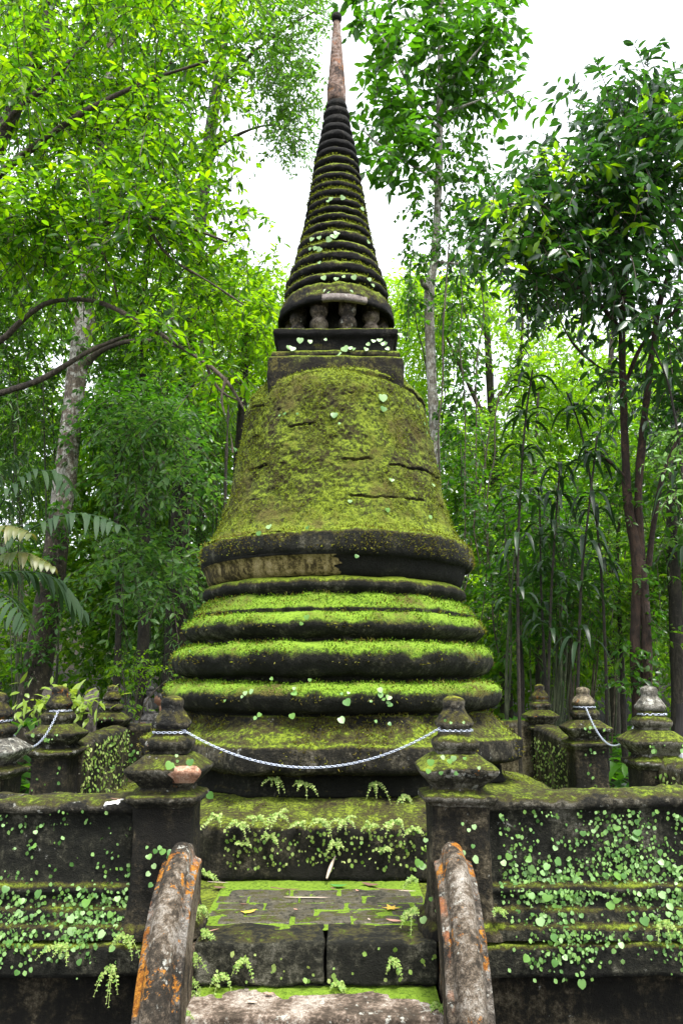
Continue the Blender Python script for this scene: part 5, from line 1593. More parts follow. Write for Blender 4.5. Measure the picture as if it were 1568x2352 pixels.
scatter_leaves('single round leaf and specks on the left post bowl', at_pts([(394, 1752, .05), (402, 1762, .02), (410, 1745, .02), (405, 1735, .02), (440, 1745, .05), (478, 1820, .045)], 3.62), 'leaves on the gate posts')
# little leaves slanting over the side walls
def side_creeper(label, a, b, inward, n, zt):
    a, b = np.array(a), np.array(b)
    t = rng.random(n)
    z = FLOOR + (zt - FLOOR) * rng.random(n) ** .8
    P = np.concatenate([a[None] + (b - a)[None] * t[:, None], z[:, None]], 1)
    P[:, 0] += inward * .012
    c = np.array((*((a + b) / 2), FLOOR))
    th = thing('creeper', label, 'creeper', c, group='small-leaved creepers on the side walls')
    N = np.array((inward * 1.0, -.35, .4)) + rng.normal(size=P.shape) * .3
    D = np.array((0, -.25, -1.0)) + rng.normal(size=P.shape) * .4
    s = rng.uniform(.012, .038, n)
    tag(MB().add(*leaf_geo(P, D, N, s, s * .7, .15, .05)).build('small_leaves', M['fern'], th, origin=c), kind='stuff')
side_creeper('slanting yellow-green leaves crowding the left side wall', (-2.035, 7.76), (-1.875, 5.90), 1, 520, 1.15)
side_creeper('thin pale leaves on the right side wall behind the gate', (1.875, 6.70), (1.985, 8.42), -1, 260, 1.05)
side_creeper('dense small leaves on the side wall before the white-capped post', (1.955, 3.98), (1.895, 4.95), -1, 330, 1.10)
P = np.stack([rng.uniform(-2.08, -1.2, 160), np.full(160, 7.88), rng.uniform(.6, 1.15, 160)], 1)
small = thing('creeper', 'round leaves on the back wall beside the slim dark corner post', 'creeper', (-1.7, 7.88, FLOOR), group='small-leaved creepers on the side walls')
small_leaves(small, (-1.7, 7.88, FLOOR), P, np.array((0, -1, .3)) + rng.normal(size=P.shape) * .3, rng.uniform(.02, .06, 160))
# leaves on the other posts
for (x, y), lab, n in ((L2, 'tiny leaves on the post before the stump', 22), (R2, 'tiny leaves on the cream-topped post', 20), (R1, 'small leaves on the white-capped post', 26), (L3, 'pale small leaves on the slim dark corner post', 18)):
    P = np.stack([x + rng.uniform(-.12, .12, n), np.full(n, y - .145), FLOOR + rng.uniform(.05, .55, n)], 1)
    P[: n // 3, 2] = FLOOR + .69 + rng.uniform(-.01, .04, n // 3)
    P[: n // 3, 1] -= .045
    t = thing('creeper', lab, 'creeper', (x, y - .15, FLOOR), group='leaves on the gate posts')
    small_leaves(t, (x, y - .15, FLOOR), P, np.array((0, -1, .3)) + rng.normal(size=P.shape) * .3, rng.uniform(.012, .035, n))


def frond_geo(p, d, L, pairs, size, droop, nrm):
    """arching stem with round leaflets"""
    d, nrm = unit(np.array(d, float)), unit(np.array(nrm, float))
    t = np.linspace(0, 1, pairs + 2)
    path = np.array(p)[None] + d[None] * (L * t)[:, None] + np.array((0, 0, -1.0))[None] * (L * droop * t ** 2)[:, None]
    V, Q = tube(path, np.linspace(.0018, .0008, len(path)), 4)
    tg = unit(np.gradient(path, axis=0))
    k = np.arange(1, len(path))
    P, T = np.repeat(path[k], 2, 0), np.repeat(tg[k], 2, 0)
    S = unit(np.cross(T, nrm[None])) * np.tile((-1, 1), len(k))[:, None]
    D = S + T * .35 + rng.normal(size=P.shape) * .25
    N = nrm[None] + rng.normal(size=P.shape) * .5
    s = size * .85 * np.sin(np.linspace(.9, 2.8, len(k))).repeat(2) * rng.uniform(.7, 1.25, len(P))
    return MB().add(V, None, Q).add(*leaf_geo(P, D, N, s, s * .75, .1, .15))


def fern(p, label, n=5, L=.14, size=.022, hang=.6, face=(0, -1, .5), pairs=9, spread=.8, group='small ferns on the steps and plinth'):
    t = thing('fern', label, 'fern', p, group=group)
    f = unit(np.array(face, float))
    for k in range(n):
        d = f + np.array(((k - (n - 1) / 2) / max(1, n - 1) * 2 * spread, 0, rng.uniform(-.1, .5))) + rng.normal(size=3) * .15
        frond_geo(p, d, L * .8 * rng.uniform(.6, 1.2), pairs, size * .85, hang * rng.uniform(.6, 1.4), (rng.normal() * .2, -.8, .7)).build('frond', M['fern'], t, origin=p)
    return t

PF = SY - 1.65
for x, y, Y, n, L, lab in (
        (500, 1880, PF, 6, .17, 'fern tuft at the left end of the plinth edge'), (548, 1895, PF, 5, .15, 'fern hanging over the plinth left of its middle'),
        (590, 1880, PF, 5, .14, 'fern under the dangling stem on the plinth'), (640, 1872, PF + .02, 7, .19, 'fullest fern, spilling from the plinth edge'),
        (690, 1895, PF, 5, .14, 'low fern at the plinth, above the pale sheath'), (735, 1890, PF, 5, .17, 'fern with yellowing fronds right of the plinth middle'),
        (790, 1885, PF, 6, .16, 'fern at the plinth edge beside brown dead leaves'), (850, 1900, PF, 5, .13, 'small fern at the right part of the plinth'),
        (905, 1890, PF, 6, .16, 'fern near the right post on the plinth'), (950, 1905, PF, 4, .14, 'last fern on the plinth, touching the right post'),
        (620, 1920, PF - .01, 4, .12, 'small fern midway down the plinth face'), (770, 1935, PF - .01, 4, .11, 'tiny fern low on the plinth face right of centre'),
        (560, 1940, PF - .01, 3, .10, 'tiny fern low on the plinth face left of centre'), (880, 1950, PF - .01, 3, .10, 'tiny fern low on the plinth face near the right post')):
    fern(at(x, y, Y), lab, n, L)
for x, y, lab in ((630, 1790, 'stem fern dangling below the octagonal slab'), (700, 1800, 'small fern growing under the octagonal slab'), (860, 1800, 'fern sprays in the dark recess at the right under the slab'), (930, 1830, 'fern tuft in the recess behind the right post')):
    fern(at(x, y, SY - 1.26), lab, 4, .16, .022, .9)
for x, y, Y, n, L, lab, f in (
        (440, 2190, 3.60, 6, .13, 'fern in the upper left corner of the top riser', (.3, -1, .1)), (425, 2250, 3.60, 5, .13, 'fern beside the left rail above the pale tread', (.4, -1, .2)),
        (450, 2280, 3.6, 5, .11, 'bushy fern low at the left of the riser', (.2, -1, .1)), (560, 2200, 3.60, 4, .10, 'fern with a pinkish tip left of the riser joint', (0, -1, -.2)),
        (512, 2235, 3.60, 4, .10, 'small fern hanging on the left riser block', (0, -1, -.3)), (410, 2325, 3.40, 5, .10, 'fern at the left end of the pale tread', (.5, -1, .5)),
        (1010, 2310, 3.45, 6, .12, 'fern at the right end of the pale tread', (-.4, -1, .5)), (985, 2290, 3.60, 4, .09, 'fern in the corner by the right rail', (-.4, -1, .2)),
        (780, 2255, 3.60, 3, .06, 'tiny fern in the cracked joint of the riser', (0, -1, 0)), (905, 2200, 3.6, 3, .08, 'tiny fern right on the right riser block', (0, -1, -.2)),
        (455, 2085, 3.70, 6, .11, 'fern at the foot of the left gate post', (.6, -1, .3)), (470, 2140, 3.66, 5, .10, 'fern on the nosing by the left gate post', (.5, -1, .4)),
        (948, 2090, 3.75, 6, .11, 'fern at the foot of the right gate post', (-.7, -1, .4)), (955, 2020, 3.74, 5, .10, 'fern growing up the inner side of the right post', (-.8, -.8, .4)),
        (470, 2010, 3.72, 5, .10, 'fern growing up the inner side of the left post', (.8, -.8, .4)),
        (290, 2150, 3.62, 6, .12, 'fern on the ledge left of the left rail', (.1, -1, .2)), (150, 2170, 3.61, 6, .14, 'broad fern on the left ledge', (0, -1, .2)),
        (260, 2215, 3.60, 5, .12, 'fern hanging from the ledge by the left rail', (0, -1, -.4)),
        (1140, 2090, 3.66, 4, .09, 'fern on the moulding right of the right rail', (.3, -1, .2)),
        (1520, 2120, 3.64, 6, .13, 'fern at the far right of the ledge', (-.1, -1, .3))):
    fern(at(x, y, Y), lab, n, L, .019, .7, f, 8)

# more loose leaves on the plinth and riser faces
def face_leaves(label, x0, x1, z0, z1, y, n, loc):
    P = np.stack([rng.uniform(x0, x1, n), np.full(n, y), z0 + (z1 - z0) * rng.random(n)], 1)
    t = thing('creeper', label, 'creeper', loc, group='small leaves on plinth and risers')
    small_leaves(t, loc, P, np.array((0, -1, .4)) + rng.normal(size=P.shape) * .35, rng.uniform(.008, .028, n), mat='fern')
face_leaves('tiny leaves speckling the plinth face between the gate posts', -.66, .48, .60, .81, PF - .012, 260, (0, PF, FLOOR))
face_leaves('few tiny leaves on the black top riser', -.60, .39, .40, .53, 3.595, 34, (-.1, 3.59, .4))

# herbs growing on the platform floor inside the left wall
mb = MB()
n = 420
X, Y = rng.uniform(-2.0, -1.15, n), rng.uniform(4.6, 7.2, n)
ok = (np.hypot(X - SX, Y - SY) > 1.72)
X, Y = X[ok], Y[ok]
for j in range(6):
    a = rng.uniform(0, 6.28, len(X))
    P = np.stack([X, Y, np.full(len(X), FLOOR + .01)], 1) + np.stack([0 * a, 0 * a, rng.uniform(0, .07, len(a))], 1)
    D = np.stack([np.cos(a), np.sin(a), rng.uniform(.2, 1, len(a))], 1)
    L = rng.uniform(.03, .075, len(a))
    mb.add(*leaf_geo(P, D, np.stack([-np.cos(a) * .4, -np.sin(a) * .4, np.ones(len(a))], 1), L, L * .45))
tag(mb.build('herbs', M['fern']), kind='stuff')
nx, ny = 60, 120
gx, gy = np.meshgrid(np.linspace(1.2, 1.95, nx), np.linspace(4.2, 8.2, ny))
V = np.stack([gx.ravel(), gy.ravel(), np.full(gx.size, FLOOR + .012)], 1)
V[:, 2] += fbm(V, 7, 4, 5) * .02
tag(MB().add(V, None, grid_faces(nx, ny)).build('floor_moss', M['moss_floor']), kind='stuff')
V2 = V.copy()
V2[:, 0] = -.1 - V[:, 0]
tag(MB().add(V2, None, grid_faces(nx, ny)[:, ::-1]).build('floor_moss', M['moss_floor']), kind='stuff')

# ------------------------------------------------------------------ fallen leaves on the landing
def dead_leaf(name, label, x, y, z, outline, mat, size, rot, curl=.12, thick=.0):
    o = np.array(outline, float) * size
    c, s = math.cos(rot), math.sin(rot)
    o = o @ np.array(((c, s), (-s, c)))
    Y = None
    # point on the horizontal plane z seen at (x, y)
    p1 = at(x, y, 1.0)
    Y = (z - EYE) / (p1[2] - EYE)
    p = at(x, y, Y)
    n = len(o)
    r = np.linalg.norm(o, axis=1) / size
    h = .004 + curl * size * (r ** 2) * rng.uniform(.3, 1.0, n)
    V = np.concatenate([[[p[0], p[1], z + .006]], np.stack([p[0] + o[:, 0], p[1] + o[:, 1], z + h], 1)])
    f = np.stack([np.zeros(n, int), 1 + np.arange(n), 1 + (np.arange(n) + 1) % n], 1)
    # a skin of real thickness
    V = np.concatenate([V, V - (0, 0, .0012)])
    f = np.concatenate([f, f[:, ::-1] + n + 1])
    rim = 1 + np.arange(n)
    rim2 = 1 + (np.arange(n) + 1) % n
    q = np.stack([rim, rim + n + 1, rim2 + n + 1, rim2], 1)
    ob = MB().add(V, f, q).build(name, M[mat], None, False)
    return tag(ob, label, 'leaf', 'fallen leaves on the landing')

OVAL = [(0, -.5), (.16, -.3), (.22, 0), (.17, .28), (.0, .55), (-.15, .3), (-.22, 0), (-.14, -.3)]
STRIP = [(0, -.5), (.02, -.3), (.022, .1), (.012, .5), (-.012, .48), (-.022, .1), (-.02, -.3)]
MAPLE = [(0, -.45), (.10, -.12), (.42, -.22), (.24, .05), (.40, .30), (.14, .22), (0, .55), (-.12, .2), (-.42, .32), (-.22, .02), (-.38, -.25), (-.09, -.12)]
FZ = FLOOR + .004
dead_leaf('fallen_leaf', 'yellow lobed dead leaf lying near the right post', 898, 2088, FZ, MAPLE, 'yellow_leaf', .09, .4, .3)
dead_leaf('fallen_leaf', 'pinkish broad dead leaf at the nosing near the right post', 905, 2116, FZ, OVAL, 'pink_leaf', .075, 1.2, .2)
dead_leaf('fallen_leaf', 'curled tan leaf on the left of the landing', 570, 2097, FZ, OVAL, 'yellow_leaf', .075, -1.2, .5)
dead_leaf('fallen_leaf', 'small cream petal on the right nosing block', 847, 2113, FZ, OVAL, 'sheath', .026, .3)
dead_leaf('fallen_leaf', 'small pinkish petal amid the pavers', 679, 2090, FZ, OVAL, 'pink_leaf', .026, .8)
dead_leaf('fallen_leaf', 'long pale strip of dry leaf lying across the landing', 705, 2063, FZ, STRIP, 'sheath', .24, 1.57, .05)
dead_leaf('fallen_leaf', 'brown twisted strip at the back left of the landing', 655, 2044, FZ, STRIP, 'brown_leaf', .17, 1.3, .2)
dead_leaf('fallen_leaf', 'brown curled leaf in front of the plinth', 850, 2034, FZ, OVAL, 'brown_leaf', .10, 1.1, .5)
dead_leaf('fallen_leaf', 'long reddish strip pointing to the right post', 900, 2045, FZ, STRIP, 'brown_leaf', .18, 1.45, .1)
dead_leaf('fallen_leaf', 'pale strip beside the right post foot', 935, 2048, FZ, STRIP, 'sheath', .09, 1.5, .1)
dead_leaf('fallen_leaf', 'small brown fragment behind the tan leaf', 560, 2078, FZ, OVAL, 'brown_leaf', .035, 1.5, .4)
dead_leaf('fallen_leaf', 'dull brown leaf at the back left corner', 505, 2040, FZ, OVAL, 'brown_leaf', .07, 1.4, .4)
dead_leaf('fallen_leaf', 'thin pale strip at the left edge of the landing', 500, 2028, FZ, STRIP, 'sheath', .12, 1.4, .1)
dead_leaf('fallen_leaf', 'small brown leaf left of the green one', 765, 2042, FZ, OVAL, 'brown_leaf', .035, .9, .4)
dead_leaf('fallen_leaf', 'fresh green leaf by the pale upright sheath', 778, 2036, FZ, OVAL, 'green_leaf', .09, 1.5, .4)
dead_leaf('fallen_leaf', 'small tan bit right of the middle', 820, 2047, FZ, OVAL, 'pink_leaf', .03, .5, .4)
dead_leaf('fallen_leaf', 'reddish bit by the fern of the left post', 484, 2140, FZ, STRIP, 'pink_leaf', .08, 2.2, .3)
dead_leaf('fallen_leaf', 'small orange leaf on the mossy edge of the pale tread', 618, 2284, .364, OVAL, 'pink_leaf', .04, 1.4, .3)
dead_leaf('fallen_leaf', 'small cream leaf on the pale tread', 580, 2303, .359, OVAL, 'sheath', .045, 1.3, .2)
# upright pale sheath leaning on the plinth
p, q = at(750, 2018, 4.56), at(770, 1966, 4.66)
V, Q = tube([p, p * .5 + q * .5 + (-.004, -.01, 0), q], [.006, .012, .003], 6, sub=5)
tag(MB().add(V, None, Q).build('fallen_leaf', M['sheath']), 'pale dry sheath leaning upright against the plinth', 'leaf', 'fallen leaves on the landing')
# brown dead leaf heap and white dropping on the left wall top
p = at(264, 1846, 3.735)
v, q = box(p - (.045, .02, .006), p + (.045, .02, .012), .012, .012, 25, 5, 6)
M['white_patch'] = plain('white_dropping', (.75, .75, .72), rough=.8, var=.1)
tag(MB().add(v, None, q).build('white_splash', M['white_patch']), 'white splash on top of the left parapet beside the post', 'splash')
dead_leaf('fallen_leaf', 'dark shrivelled leaf on the left parapet behind the white splash', 268, 1838, 1.112, OVAL, 'brown_leaf', .06, 1.2, .6)['group'] = 'fallen leaves on the walls'
dead_leaf('fallen_leaf', 'pinkish dry leaf on the side wall under the white-capped post', 1500, 1738, 1.142, OVAL, 'pink_leaf', .12, 1.4, .3)['group'] = 'fallen leaves on the walls'

# ------------------------------------------------------------------ stump, bird's-nest plant, shrub
b = np.array((*at(150, 1700, 7.3)[:2], 0.0))
b[2] = ground_z(b[0], b[1])
top = at(150, 1605, 7.3)[2]
t = thing('tree_stump', 'tall grey weathered tree stump behind the left gate post', 'stump', b)
th_ = np.linspace(0, 2 * math.pi, 48, endpoint=False)
zz = np.linspace(b[2] - .1, top, 30)
rad = .24 + .12 * smooth(b[2] + .6, b[2] - .1, zz)
P = np.stack([np.stack([b[0] + (r * (1 + .10 * np.sin(th_ * 7) + .06 * np.sin(th_ * 11 + 1))) * np.cos(th_), b[1] + r * (1 + .10 * np.sin(th_ * 7)) * np.sin(th_), np.full(48, z) + .10 * np.sin(th_ * 3) * (z > top - .1)], 1) for r, z in zip(rad, zz)]).reshape(-1, 3)
P += fbm(P, 5, 4, 2)[:, None] * .02
cap = np.concatenate([P[-48:], [[b[0], b[1], top - .12]]])
MB().add(P, None, grid_faces(48, 30, True)).add(cap, np.stack([np.arange(48), (np.arange(48) + 1) % 48, np.full(48, 48)], 1)).build('stump_body', M['stump'], t, origin=b)

def rosette(name, label, c, n, L, W, mat, up=(.6, 1.6), droop=.35, group=None):
    t = thing(name, label, 'plant', c, group=group)
    a = rng.uniform(0, 6.28) + np.arange(n) * 2.399
    for k in range(n):
        D = np.array([[math.cos(a[k]), math.sin(a[k]), rng.uniform(*up)]])
        V, Q = strap_leaves(np.array([c]), D, np.array([L * rng.uniform(.7, 1.15)]), W, droop * rng.uniform(.5, 1.3), 7)
        MB().add(V, None, Q).build('leaf', M[mat], t, origin=c)
    return t
M['nest'] = leaf_mat('birds_nest_leaf', [(.16, .26, .03), (.24, .34, .05), (.20, .30, .04)], trans=.4, tcol=(1.6, 1.5, .7), rough=.4)
rosette('nest_fern', "bird's-nest fern with broad upright yellow-green leaves on the stump", np.array((b[0] + .02, b[1] - .05, top - .05)), 9, .42, .085, 'nest', (1.0, 2.6), .22)
c = np.array((b[0], b[1] - .22, top - .05))
mb = MB()
n = 200
P = c + rng.normal(size=(n, 3)) * (.20, .08, .07)
D = rand_unit(n) + (0, -.5, -.2)
mb.add(*leaf_geo(P, D, np.array((0, -.4, 1.0)) + rng.normal(size=(n, 3)) * .3, rng.uniform(.06, .14, n), rng.uniform(.025, .05, n)))
tag(tag(mb.build('stump_herbs', M['nest']), kind='stuff'))

for x, y, Y, n, L, W, mt, up, lab in (
        (60, 1600, 9.5, 10, .55, .10, 'under', (.2, 1.2), 'dark broad-leaved plant at the foot of the pale trunk'),
        (120, 1750, 8.4, 12, .45, .09, 'under', (.2, 1.2), 'leafy plant between the stump and the nearest left post'),
        (40, 1780, 6.8, 12, .40, .08, 'lime', (.2, 1.0), 'bright leafy plant seen through the left gate'),
        (210, 1700, 8.6, 12, .5, .10, 'under', (.2, 1.2), 'dark green plant right of the stump'),
        (200, 1760, 8.4, 12, .45, .09, 'under', (.0, .8), 'drooping plant behind the left side wall'),
        (1290, 1700, 9.5, 12, .45, .09, 'under', (.2, 1.2), 'green plant between the two right-hand side posts'),
        (1440, 1680, 8.6, 12, .42, .09, 'under', (.2, 1.2), 'broad-leaved plant behind the right chain'),
        (1430, 1740, 7.4, 12, .38, .08, 'under', (.1, 1.0), 'low plant beside the right side steps'),
        (1180, 1600, 10, 10, .5, .10, 'under', (.2, 1.3), 'shaded plant beside the lowest torus on the right')):
    c = at(x, y, Y)
    rosette('broadleaf_plant', lab, c * (1, 1, 0) + (0, 0, max(ground_z(c[0], c[1]), c[2] - .35)), n, L, W, mt, up, .6, 'broad-leaved plants under the trees')

b = base_of(300, 1700, 10.2)
t = thing('shrub', 'airy light-green shrub with thin grey twigs beside the seated statue', 'shrub', b)
for pts in ([(300, 1690), (290, 1620), (285, 1560), (280, 1530)], [(300, 1690), (310, 1610), (325, 1550), (345, 1515)], [(300, 1690), (320, 1630), (360, 1580), (395, 1555)], [(298, 1690), (300, 1590), (305, 1520), (312, 1495)]):
    path = [np.array(b)] + [at(x, y, 10.2 + .1 * rng.normal()) for x, y in pts[1:]]
    V, Q = tube(path, [.014, .011, .008, .004], 6, sub=4)
    MB().add(V, None, Q).build('branch', M['grey_bark'], t, origin=b)
crown(t, [(290, 1540, 10.2, 22, 28, .3), (318, 1515, 10.2, 30, 20, .3), (350, 1535, 10.2, 26, 14, .3), (380, 1552, 10.2, 20, 9, .2), (298, 1585, 10.2, 18, 30, .3), (290, 1620, 10.2, 16, 30, .3)], M['lime'], 24, .22, 5, .055, .03, origin=b, bark_mat=M['grey_bark'])

# ------------------------------------------------------------------ figures
def skin(verts, edges, radii, sub=2, root=0):
    """one continuous skinned surface -> vertices, polygons"""
    me = bpy.data.meshes.new('tmp')
    me.from_pydata([tuple(v) for v in verts], edges, [])
    o = bpy.data.objects.new('tmp', me)
    C.objects.link(o)
    md = o.modifiers.new('s', 'SKIN')
    md.use_smooth_shade = True
    for i, (sv, r) in enumerate(zip(me.skin_vertices[0].data, radii)):
        sv.radius = (r, r) if np.ndim(r) == 0 else r
        sv.use_root = i == root
    ss = o.modifiers.new('u', 'SUBSURF')
    ss.levels = ss.render_levels = sub
    dg = bpy.context.evaluated_depsgraph_get()
    dg.update()
    ev = o.evaluated_get(dg)
    m2 = ev.to_mesh()
    V = np.array([v.co[:] for v in m2.vertices])
    F = [tuple(p.vertices) for p in m2.polygons]
    ev.to_mesh_clear()
    bpy.data.objects.remove(o)
    bpy.data.meshes.remove(me)
    return V, [f for f in F if len(f) == 3], [f for f in F if len(f) == 4]


def head_geo(c, h, face, tilt=0.0):
    """head of height h, centre c, looking along FACE (unit, horizontal), tilted down by TILT"""
    nu, nv = 40, 30
    a = np.linspace(0, 2 * math.pi, nu, endpoint=False)
    v = np.linspace(0.02, math.pi - .02, nv)
    A, Bv = np.meshgrid(a, v)
    x = np.sin(Bv) * np.cos(A)          # forward
    y = np.sin(Bv) * np.sin(A)
    z = np.cos(Bv)
    fx = x * .40 * np.where(x > 0, .98, 1.0) - .02
    fy = y * .335 * (1 - .22 * np.clip(-z, 0, 1) ** 1.5)
    fz = z * .5
    front = np.clip(x, 0, 1)
    nose = np.exp(-((fy / .055) ** 2)) * np.exp(-(((fz + .06) / .085) ** 2)) * front
    brow = np.exp(-((fz - .075) / .04) ** 2) * np.exp(-((np.abs(fy) - .11) / .10) ** 2) * front
    eye = np.exp(-((fz - .02) / .05) ** 2) * np.exp(-((np.abs(fy) - .13) / .06) ** 2) * front
    lip = np.exp(-((fz + .225) / .035) ** 2) * np.exp(-((fy / .09) ** 2)) * front
    chin = np.exp(-((fz + .40) / .07) ** 2) * np.exp(-((fy / .12) ** 2)) * front
    fx = fx + .095 * nose + .02 * brow - .035 * eye + .025 * lip + .05 * chin
    ear = np.exp(-((fz + .01) / .09) ** 2) * np.exp(-((fx + .03) / .05) ** 2)
    fy = fy + np.sign(fy) * .05 * ear
    P = np.stack([fx.ravel(), fy.ravel(), fz.ravel()], 1) * h
    ct, st_ = math.cos(tilt), math.sin(tilt)
    P = np.stack([P[:, 0] * ct + P[:, 2] * st_, P[:, 1], -P[:, 0] * st_ + P[:, 2] * ct], 1)
    f = np.array(face, float)
    s = np.array((-f[1], f[0], 0))
    W = np.array(c)[None] + P[:, :1] * f[None] + P[:, 1:2] * s[None] + P[:, 2:] * np.array((0, 0, 1.0))[None]
    return W, grid_faces(nu, nv, True)[:, ::-1], P


def hair_geo(c, h, face, tilt=0.0, low=-.05, fore=.28, grow=1.06):
    W, Q, P = head_geo(c, h * grow, face, tilt)
    # keep cap: above the hairline in front, down to the nape behind (in untilted coordinates)
    W0, Q0, P0 = head_geo((0, 0, 0), 1.0, (1, 0, 0), 0)
    keep = np.where(P0[:, 0] > .02, P0[:, 2] > fore, P0[:, 2] > low - .25 * (P0[:, 0] < -.15)) & ~((np.abs(P0[:, 1]) > .30) & (P0[:, 2] < .12) & (P0[:, 0] > -.1))
    q = Q[keep[Q].all(1)]
    return W + (fbm(W, 40, 3, 3) * h * .012)[:, None], q


def fingers(V, E, R, wrist, d, n, s, curl=.5):
    """palm, four fingers and a thumb as chains rooted in the palm; d along the hand, n out of the palm"""
    d, n = unit(np.array(d, float)), unit(np.array(n, float))
    side = np.cross(d, n)
    out = []
    for k in range(4):
        o = (k - 1.5) * .021 * s
        L = (.068, .078, .074, .058)[k] * s
        p0 = np.array(wrist) + d * .085 * s + side * o
        p1 = p0 + d * L * .5
        p2 = p1 + unit(d + n * curl) * L * .5
        out.append(([np.array(wrist) + d * .03 * s + side * o * .7, p0, p1, p2], (.011 * s, .010 * s, .009 * s, .007 * s)))
    p0 = np.array(wrist) + d * .025 * s - side * .03 * s
    p1 = p0 + unit(d - side * .9) * .035 * s
    out.append(([np.array(wrist) + d * .01 * s, p0, p1, p1 + unit(d + n * .3) * .03 * s], (.012 * s, .012 * s, .010 * s, .008 * s)))
    geo = []
    for pts, rad in out:
        geo.append(skin(pts, [(0, 1), (1, 2), (2, 3)], rad, 1))
    return geo


def person(name, label, loc, J, head_c, head_h, face, tilt, parts, hand_dirs, hair_kw, extra=None, body_mat='skin', cat='person'):
    """J: joints (relative to loc); the body is one mesh, clothes and hair are its children"""
    t = thing(name, label, cat, loc)
    L = np.array(loc)
    names = list(J)
    ed = [('pelvis', 'waist'), ('waist', 'chest'), ('chest', 'neck'), ('neck', 'skull'),
          ('chest', 'shl'), ('shl', 'ell'), ('ell', 'wrl'), ('chest', 'shr'), ('shr', 'elr'), ('elr', 'wrr'),
          ('pelvis', 'hil'), ('hil', 'knl'), ('knl', 'anl'), ('anl', 'tol'), ('pelvis', 'hir'), ('hir', 'knr'), ('knr', 'anr'), ('anr', 'tor')]
    rad = dict(pelvis=.125, waist=.115, chest=.13, neck=.052, skull=.05, shl=.062, ell=.043, wrl=.029, shr=.062, elr=.043, wrr=.029, hil=.088, knl=.058, anl=.040, tol=.03, hir=.088, knr=.058, anr=.040, tor=.03)
    idx = {k: i for i, k in enumerate(names)}
    V = [np.array(J[k], float) + L for k in names]
    mb = MB()
    mb.add(*skin(V, [(idx[a], idx[b]) for a, b in ed], [rad[k] for k in names], 2, idx['pelvis']))
    for w, (d, n) in hand_dirs.items():
        wv = np.array(J[w]) + L
        mb.add(*skin([wv, wv + unit(np.array(d, float)) * .045, wv + unit(np.array(d, float)) * .085], [(0, 1), (1, 2)], [.028, .036, .034], 1))
        for g in fingers(None, None, None, wv, d, n, 1.0):
            mb.add(*g)
    W, Q, _ = head_geo(L + head_c, head_h, face, tilt)
    mb.add(W, None, Q)
    mb.build('body', M[body_mat], t, origin=loc)
    for pn, mat, chain_, grow in parts:
        ks = sorted({k for e in chain_ for k in e}, key=lambda k: k != 'pelvis' and k != 'chest')
        ii = {k: i for i, k in enumerate(ks)}
        VV = [np.array(J[k], float) + L if isinstance(k, str) else np.array(k) for k in ks]
        g = skin(VV, [(ii[a], ii[b_]) for a, b_ in chain_], [rad[k] * grow + .006 for k in ks], 2)
        MB().add(*g).build(pn, M[mat], t, origin=loc)
    if hair_kw is not None:
        W, q = hair_geo(L + head_c, head_h, face, tilt, **hair_kw)
        MB().add(W, None, q).build('hair', M['hair'], t, origin=loc)
    if extra:
        extra(t, L)
    return t

# kneeling man in a dark patterned shirt, head bowed towards the statue
ml = np.array((*at(376, 1608, 14.5)[:2], 0.0))
ml[2] = ground_z(ml[0], ml[1])
hz = at(374, 1608, 14.5)
dz = hz[2] - ml[2]                                   # head centre above ground
k = dz / 1.13
J = dict(pelvis=(.10, 0, .47 * k), waist=(.08, 0, .62 * k), chest=(.03, 0, .82 * k), neck=(-.02, 0, .98 * k), skull=(-.05, 0, 1.06 * k),
         shl=(.02, -.19, .92 * k), ell=(-.06, -.24, .68 * k), wrl=(-.26, -.10, .72 * k), shr=(.02, .19, .92 * k), elr=(-.06, .24, .68 * k), wrr=(-.26, .10, .72 * k),
         hil=(.08, -.10, .44 * k), knl=(-.12, -.12, .07), anl=(.28, -.12, .06), tol=(.40, -.12, .03), hir=(.08, .10, .44 * k), knr=(-.12, .12, .07), anr=(.28, .12, .06), tor=(.40, .12, .03))
person('person', 'kneeling man with short dark hair and dark patterned shirt, head bowed beside the statue', tuple(ml), J,
       np.array((-.075, 0, 1.14 * k)), .235, (-1, 0, 0), .35,
       [('shirt', 'shirt', [('waist', 'pelvis'), ('waist', 'chest'), ('chest', 'shl'), ('shl', 'ell'), ('chest', 'shr'), ('shr', 'elr')], 1.1),
        ('trousers', 'trousers', [('pelvis', 'hil'), ('hil', 'knl'), ('knl', 'anl'), ('pelvis', 'hir'), ('hir', 'knr'), ('knr', 'anr')], 1.12)],
       {'wrl': ((-1, .35, .25), (0, 1, 0)), 'wrr': ((-1, -.35, .25), (0, -1, 0))}, dict())

# woman with long dark hair in a white top, cut by the right edge of the frame
wloc = np.array((*at(1577, 1640, 6.9)[:2], 0.0))
wloc[2] = ground_z(wloc[0], wloc[1])
k = (at(1590, 1613, 6.9)[2] - wloc[2]) / 1.60
J = dict(pelvis=(0, 0, .88 * k), waist=(0, 0, 1.04 * k), chest=(0, 0, 1.22 * k), neck=(0, .0, 1.36 * k), skull=(0, 0, 1.44 * k),
         shl=(-.145, 0, 1.255 * k), ell=(-.21, .02, 1.03 * k), wrl=(-.19, .10, .80 * k), shr=(.145, 0, 1.255 * k), elr=(.21, .02, 1.03 * k), wrr=(.19, .10, .80 * k),
         hil=(-.09, 0, .84 * k), knl=(-.10, .01, .46 * k), anl=(-.10, -.01, .07), tol=(-.11, .14, .03), hir=(.09, 0, .84 * k), knr=(.10, .01, .46 * k), anr=(.10, -.01, .07), tor=(.11, .14, .03))
